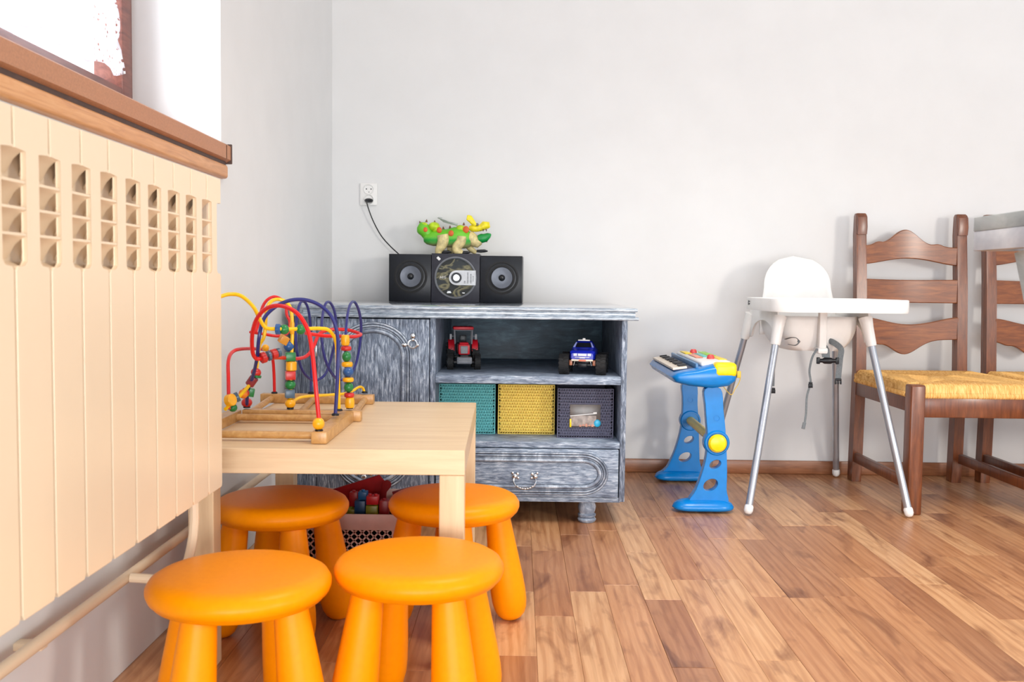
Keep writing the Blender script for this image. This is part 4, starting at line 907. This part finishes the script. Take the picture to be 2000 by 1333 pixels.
# side arches between sockets and front/rear webs
def web(pts, th, axis, d0):
    b = B(); b.prism(pts, d0-th/2, d0+th/2, axis, 0.001); b.obj('seat_side', 'white', hc)
for xs in (-0.165, 0.155):
    ya, yb = -0.165, 0.235
    o_ = [(ya, 0.700), (ya-0.005, 0.585), (ya+0.03, 0.590)] + [((ya+yb)/2-0.16*math.cos(PI*k/12), 0.60+0.060*math.sin(PI*k/12)) for k in range(1, 12)] + [(yb-0.03, 0.590), (yb+0.005, 0.585), (yb, 0.700)]
    web(o_, 0.008, 'X', xs)
# seat bowl: rounded tub, open at the front
def tub():
    b = B(); rows = []
    for k in range(9):
        t_ = k/8; z = 0.555+0.125*t_; g = 0.010*(1-(1-t_)**2); g -= 0.035*(1-t_)**3
        x0, x1, y0, y1 = -0.132-g, 0.132+g, -0.12-g*0.6, 0.20+g
        ring = []
        for (cx, cy, a0) in ((x1-0.05, y1-0.05, 0), (x0+0.05, y1-0.05, PI/2), (x0+0.05, y0+0.05, PI), (x1-0.05, y0+0.05, 1.5*PI)):
            for q_ in range(6): a = a0+PI/2*q_/5; ring.append(Vector((cx+0.05*math.cos(a), cy+0.05*math.sin(a), z)))
        rows.append(ring)
    b.grid(rows, closed_v=True); b.bm.faces.new([v_ for v_ in b.bm.verts][:24][::-1])
    return b
o = tub().obj('seat', 'white', hc, smooth=50); md = o.modifiers.new('thickness', 'SOLIDIFY'); md.thickness = 0.004
b = B()
rows = []
for k in range(21):
    t_ = k/20; z = 0.60+0.308*t_; 
    hw = 0.150 if t_ < .25 else 0.150-0.020*((t_-.25)/.35) if t_ < .6 else 0.130*math.sqrt(max(0.0, 1-((t_-.6)/.4)**2.2))+0.0005
    yy = 0.195+0.055*t_
    rows.append([Vector((0.005+hw*(-1+2*j/16), yy-0.030*((-1+2*j/16)**2)*min(1, hw/0.12), z)) for j in range(17)])
b.grid(rows); o = b.obj('backrest', 'white', hc, smooth=60); md = o.modifiers.new('thickness', 'SOLIDIFY'); md.thickness = 0.006; md.offset = 0
b = B(); b.box(-0.014, 0.014, -0.150, -0.125, 0.560, 0.712, 0.006); b.box(-0.018, 0.018, -0.155, -0.10, 0.548, 0.570, 0.006); b.obj('crotch_post', 'white', hc)
# tray
b = B()
o_ = []
TX0, TX1, TY0, TY1 = -0.232, 0.232, -0.375, 0.06
for (cx, cy, a0) in ((TX1-0.05, TY1-0.03, 0), (TX0+0.05, TY1-0.03, PI/2), (TX0+0.07, TY0+0.07, PI), (TX1-0.07, TY0+0.07, 1.5*PI)):
    rr_ = 0.03 if cy > 0 else 0.07
    for q_ in range(7): a = a0+PI/2*q_/6; o_.append((cx+(0.05 if cy > 0 else .07)*math.cos(a), cy+rr_*math.sin(a)))
rows = []
for (s_, z) in ((0.93, 0.722), (0.95, 0.7235), (0.975, 0.742), (0.985, 0.7445), (0.997, 0.7435), (1.0, 0.739), (1.0, 0.706), (0.993, 0.700), (0.985, 0.706)):
    rows.append([Vector((a*s_, (c_+0.157)*s_-0.157, z)) for a, c_ in o_])
b.grid(rows, closed_v=True); b.bm.faces.new([v_ for v_ in b.bm.verts][:len(o_)]) 
b.obj('tray', 'white', hc, smooth=40)
b = B(); b.box(-0.2335, -0.232, -0.02, -0.008, 0.728, 0.732); b.box(-0.2335, -0.232, -0.018, -0.010, 0.718, 0.724); b.box(-0.2335, -0.232, -0.002, 0.001, 0.716, 0.734); lab(b.obj('tray_marking', 'darkgrey', hc), 'small grey marking')
# straps
def strap(pts, w=0.012, flat=(0, 1, 0), th=0.0012):
    b = B(); b.loft(spline([hl(p) for p in pts], 6), [(th, w)]*((len(pts)-1)*6+1), 8, flat=flat); return lab(b.obj('strap', 'strap', hc), 'grey harness strap')
A = lambda px, py, y: tuple(at(px, py, y))
strap([A(1612, 670, 3.42), A(1622, 667, 3.40), A(1636, 675, 3.38), A(1643, 684, 3.37), A(1641, 700, 3.37), A(1639, 720, 3.37), A(1637, 739, 3.37)], 0.0105)
strap([A(1612, 672, 3.42), A(1614, 682, 3.38), A(1615, 700, 3.37)], 0.011)
strap([A(1594, 685, 3.37), A(1586, 700, 3.36), A(1581, 725, 3.36), A(1583, 748, 3.36), A(1576, 775, 3.36), A(1574, 810, 3.36), A(1570, 836, 3.36)], 0.004)
strap([A(1534, 663, 3.385), A(1545, 660, 3.36), A(1556, 661, 3.34), A(1560, 669, 3.335), A(1553, 675, 3.34), A(1540, 673, 3.36)], 0.006, (0, 0.3, 1))
strap([A(1514, 680, 3.50), A(1511, 720, 3.50), A(1510, 755, 3.50)], 0.005)
strap([A(1593, 683, 3.37), A(1604, 686, 3.37), A(1608, 698, 3.37)], 0.004)
def buckle(px0, px1, py, hpx, y):
    p0, p1 = hl(A(px0, py, y)), hl(A(px1, py, y)); h_ = hpx/F*y/2; c_ = (p0+p1)/2; w = (p1.x-p0.x)/2; b = B()
    b.box(c_.x-w, c_.x-w*.72, c_.y-.006, c_.y+.006, c_.z-h_, c_.z+h_, .002); b.box(c_.x+w*.72, c_.x+w, c_.y-.006, c_.y+.006, c_.z-h_, c_.z+h_, .002)
    b.loft([(c_.x-w*.75, c_.y, c_.z), (c_.x-w*.5, c_.y, c_.z), (c_.x-w*.3, c_.y, c_.z), (c_.x+w*.3, c_.y, c_.z), (c_.x+w*.5, c_.y, c_.z), (c_.x+w*.75, c_.y, c_.z)], [(h_*.6, .005), (h_*.6, .005), (h_*.95, .007), (h_*.95, .007), (h_*.6, .005), (h_*.6, .005)], 12, flat=(0, 0, 1))
    lab(b.obj('buckle', 'black', hc), 'black buckle')
buckle(1595, 1638, 705, 13, 3.36)
for (px, py, s_) in ((1637, 745, 1.0), (1583, 752, .55), (1510, 763, .6)):
    c_ = hl(A(px, py, 3.36 if px > 1520 else 3.5)); b = B()
    b.box(c_.x-.011*s_, c_.x+.011*s_, c_.y-.005, c_.y+.005, c_.z+.002, c_.z+.010, .002)
    for q_ in (-1, 0, 1): b.box(c_.x+q_*.009*s_-.0025, c_.x+q_*.009*s_+.0025, c_.y-.004, c_.y+.004, c_.z-.011, c_.z+.003, .001)
    lab(b.obj('buckle_clip', 'black', hc), 'black clip')
b = B(); c_ = hl(A(1570, 832, 3.36)); b.box(-.006, .006, -.002, .002, -.012, .012, .001, T(c_) @ RY(0.2)); b.obj('strap_end', 'strap', hc)

# ================================================================== RUSH SEAT CHAIRS
m, nt, bb = new_mat('woven_rush')
n_ = noise(nt, coords(nt, (170, 22, 14)), 2.2, 3, 0.6); 
nt.links.new(ramp(nt, n_, [(0.30, (188, 128, 58)), (0.5, (230, 178, 100)), (0.72, (248, 212, 146))]), bb.inputs['Base Color']); bb.inputs['Roughness'].default_value = 0.7; M['rush'] = m
def make_chair(label, loc):
    t = thing('dining_chair', label, 'chair', loc, 0, 'rush seated chairs along the back wall')
    # local: x 0..0.42 across, y 0 (front) .. 0.62 (rear), z up
    W_ = 0.428
    for s, xx in ((0, 0.0), (1, W_+0.012)):
        b = B(); b.box(xx, xx+0.050, 0, 0.056, 0, 0.452, 0.006, None, 3); b.obj('front_leg', 'chairwood', t)
    for s, xx in ((0, 0.006), (1, W_-0.018)):
        pts = [(0.565, 0.0), (0.560, 0.10), (0.552, 0.45), (0.575, 0.78), (0.600, 1.00), (0.604, 1.078), (0.612, 1.086), (0.632, 1.086), (0.642, 1.076), (0.642, 1.00), (0.620, 0.78), (0.600, 0.45), (0.612, 0.10), (0.618, 0.0)]
        b = B(); b.prism(pts, xx, xx+0.040, 'X', 0.004); b.prism([(0.590, 1.0), (0.588, 1.03), (0.592, 1.070), (0.604, 1.082), (0.62, 1.0)], xx+0.001, xx+0.039, 'X', 0.002); b.obj('back_post', 'chairwood', t)
    x0, x1 = 0.046, W_-0.018; xm = (x0+x1)/2
    def slat(name, top, bot, y_):
        n = 40; b = B(); rows = []
        for k in range(n+1):
            u = k/n; x_ = x0-0.004+(x1-x0+0.008)*u; zt, zb = top(u), bot(u); yy = y_+0.018*math.sin(PI*u)
            rows.append([Vector((x_, yy-.009, zb+.003)), Vector((x_, yy-.006, zb)), Vector((x_, yy+.009, zb)), Vector((x_, yy+.009, zt)), Vector((x_, yy-.006, zt)), Vector((x_, yy-.009, zt-.003))])
        b.grid(rows, closed_v=True, cap=True); b.obj(name, 'slatwood', t)
    bell = lambda u: math.exp(-((u-.45)/.19)**2)
    slat('back_slat', lambda u: 0.957+0.068*bell(u)+0.012*math.exp(-((u-.14)/.06)**2)+0.010*math.exp(-((u-.80)/.06)**2)-.006*u, lambda u: 0.882+0.026*math.sin(PI*u)**1.5-.004*u, 0.603)
    slat('back_slat', lambda u: 0.822-0.003*math.sin(PI*u), lambda u: 0.727, 0.588)
    slat('back_slat', lambda u: 0.668-0.030*math.sin(PI*u)**1.5+.003*u, lambda u: 0.573-0.058*math.exp(-((u-.45)/.20)**2)-0.010*math.exp(-((u-.14)/.07)**2)+.008*u, 0.575)
    for (nm, a) in (('seat_rail', (0.050, W_+0.012, 0.010, 0.034, 0.340, 0.412)), ('seat_rail', (0.008, 0.030, 0.050, 0.560, 0.355, 0.412)), ('seat_rail', (W_+0.008, W_+0.030, 0.050, 0.560, 0.355, 0.412)), ('seat_rail', (0.046, W_-0.018, 0.565, 0.59, 0.36, 0.41)),
                    ('stretcher', (0.012, 0.034, 0.050, 0.565, 0.080, 0.118)), ('stretcher', (W_+0.004, W_+0.026, 0.050, 0.575, 0.080, 0.118))):
        b = B(); b.box(*a, 0.003); b.obj(nm, 'chairwood', t)
    # woven seat
    nx, ny = 190, 200; X0, X1, Y0, Y1 = 0.004, W_+0.056, 0.010, 0.572; pitch = 0.0085; rows = []
    for j in range(ny+1):
        row = []
        v = j/ny; y_ = Y0+(Y1-Y0)*v
        for i in range(nx+1):
            u = i/nx; x_ = X0+(X1-X0)*u
            dx = min(u, 1-u)*(X1-X0); dy = min(v, 1-v)*(Y1-Y0); e = min(dx, dy)
            rn = 0.018; z = 0.449 + 0.006*math.exp(-((e-0.04)/0.04)**2) - (0.0 if e > rn else (rn-math.sqrt(max(0, rn*rn-(rn-e)**2)))*1.5)
            ph = x_ if dy < dx else y_
            z += 0.0032*abs(math.sin(PI*ph/pitch)) * (1 if e > 0.002 else 0.3) + 0.0006*math.sin(ph*733+e*41)
            ox = 0.0014*abs(math.sin(PI*y_/pitch)) if e < 0.004 and dx < dy else 0
            if (x_ < 0.052 or x_ > X1-0.052) and y_ < 0.060: z = min(z, 0.440)
            row.append(Vector((x_-(ox if u < .5 else -ox), y_-(0.0014*abs(math.sin(PI*x_/pitch)) if dy < 0.004 and dy <= dx and v < .5 else 0), z)))
        rows.append(row)
    b = B(); b.grid(rows)
    # skirts wrapping down over the rails, ribbed strand by strand
    def skirt(p0, p1, nrm):
        n = int((Vector(p1)-Vector(p0)).length/pitch*5); rs = []
        for k in range(n+1):
            u = k/n; c_ = Vector(p0).lerp(Vector(p1), u); L_ = (Vector(p1)-Vector(p0)).length*u; rb = 0.0036*abs(math.sin(PI*L_/pitch))
            rs.append([c_+Vector(nrm)*(o_+rb)+Vector((0, 0, z_)) for o_, z_ in ((0.0, 0.425), (0.0035, 0.418), (0.004, 0.412), (0.001, 0.407), (-0.006, 0.405))])
        b.grid(rs)
    skirt((0.050, Y0, 0), (X1-0.050, Y0, 0), (0, -1, 0)); skirt((X0, 0.056, 0), (X0, Y1-.02, 0), (-1, 0, 0)); skirt((X1, 0.056, 0), (X1, Y1-.02, 0), (1, 0, 0))
    st = b.obj('seat', 'rush', t, smooth=60); lab(st, 'woven straw coloured rush seat')
    return t
ch = make_chair('brown ladder back chair with rush seat, standing right beside the high chair', (1.353, 3.245, 0))
dup(ch, (1.876, 3.25, 0), 0, 'brown rush seated chair at the right edge, half hidden by the grey table corner')

# ================================================================== GREY TABLE AT THE RIGHT EDGE
gp = limewash('grey_washed_wood', (4, 1.2, 4), ((150, 158, 156), (172, 178, 174), (192, 196, 192)), 5)
gw = limewash('whitewashed_wood', (4, 1.2, 4), ((196, 200, 204), (214, 216, 218), (228, 228, 228)), 5)
gt = thing('side_table', 'tall grey and white washed table, only its corner showing at the right edge', 'table', (0.76, 1.6, 0))
b = B(); b.box(0, 0.70, -1.05, 0, 0.878, 0.902, 0.002); b.obj('tabletop', gp, gt)
b = B(); b.box(0.001, 0.024, -1.04, -0.001, 0.846, 0.878, 0.001); b.box(0.024, 0.69, -0.024, -0.001, 0.846, 0.878, 0.001); b.box(0.67, 0.69, -1.04, -0.004, 0.846, 0.878, 0.001); lab(b.obj('apron', gw, gt), 'white washed apron')
for (x_, y_, sx, sy) in ((0.050, -0.10, 1, -1), (0.64, -0.10, 1, -1), (0.035, -0.96, 1, -1), (0.64, -0.96, 1, -1)):
    b = B(); b.loft([(x_, y_, 0.846), (x_+0.02, y_-0.02, 0.70), (x_+0.055, y_-0.04, 0.0)], [.030, .026, .020], 4, flat=(0.7, 0.7, 0)); b.obj('leg', gp, gt, smooth=0)
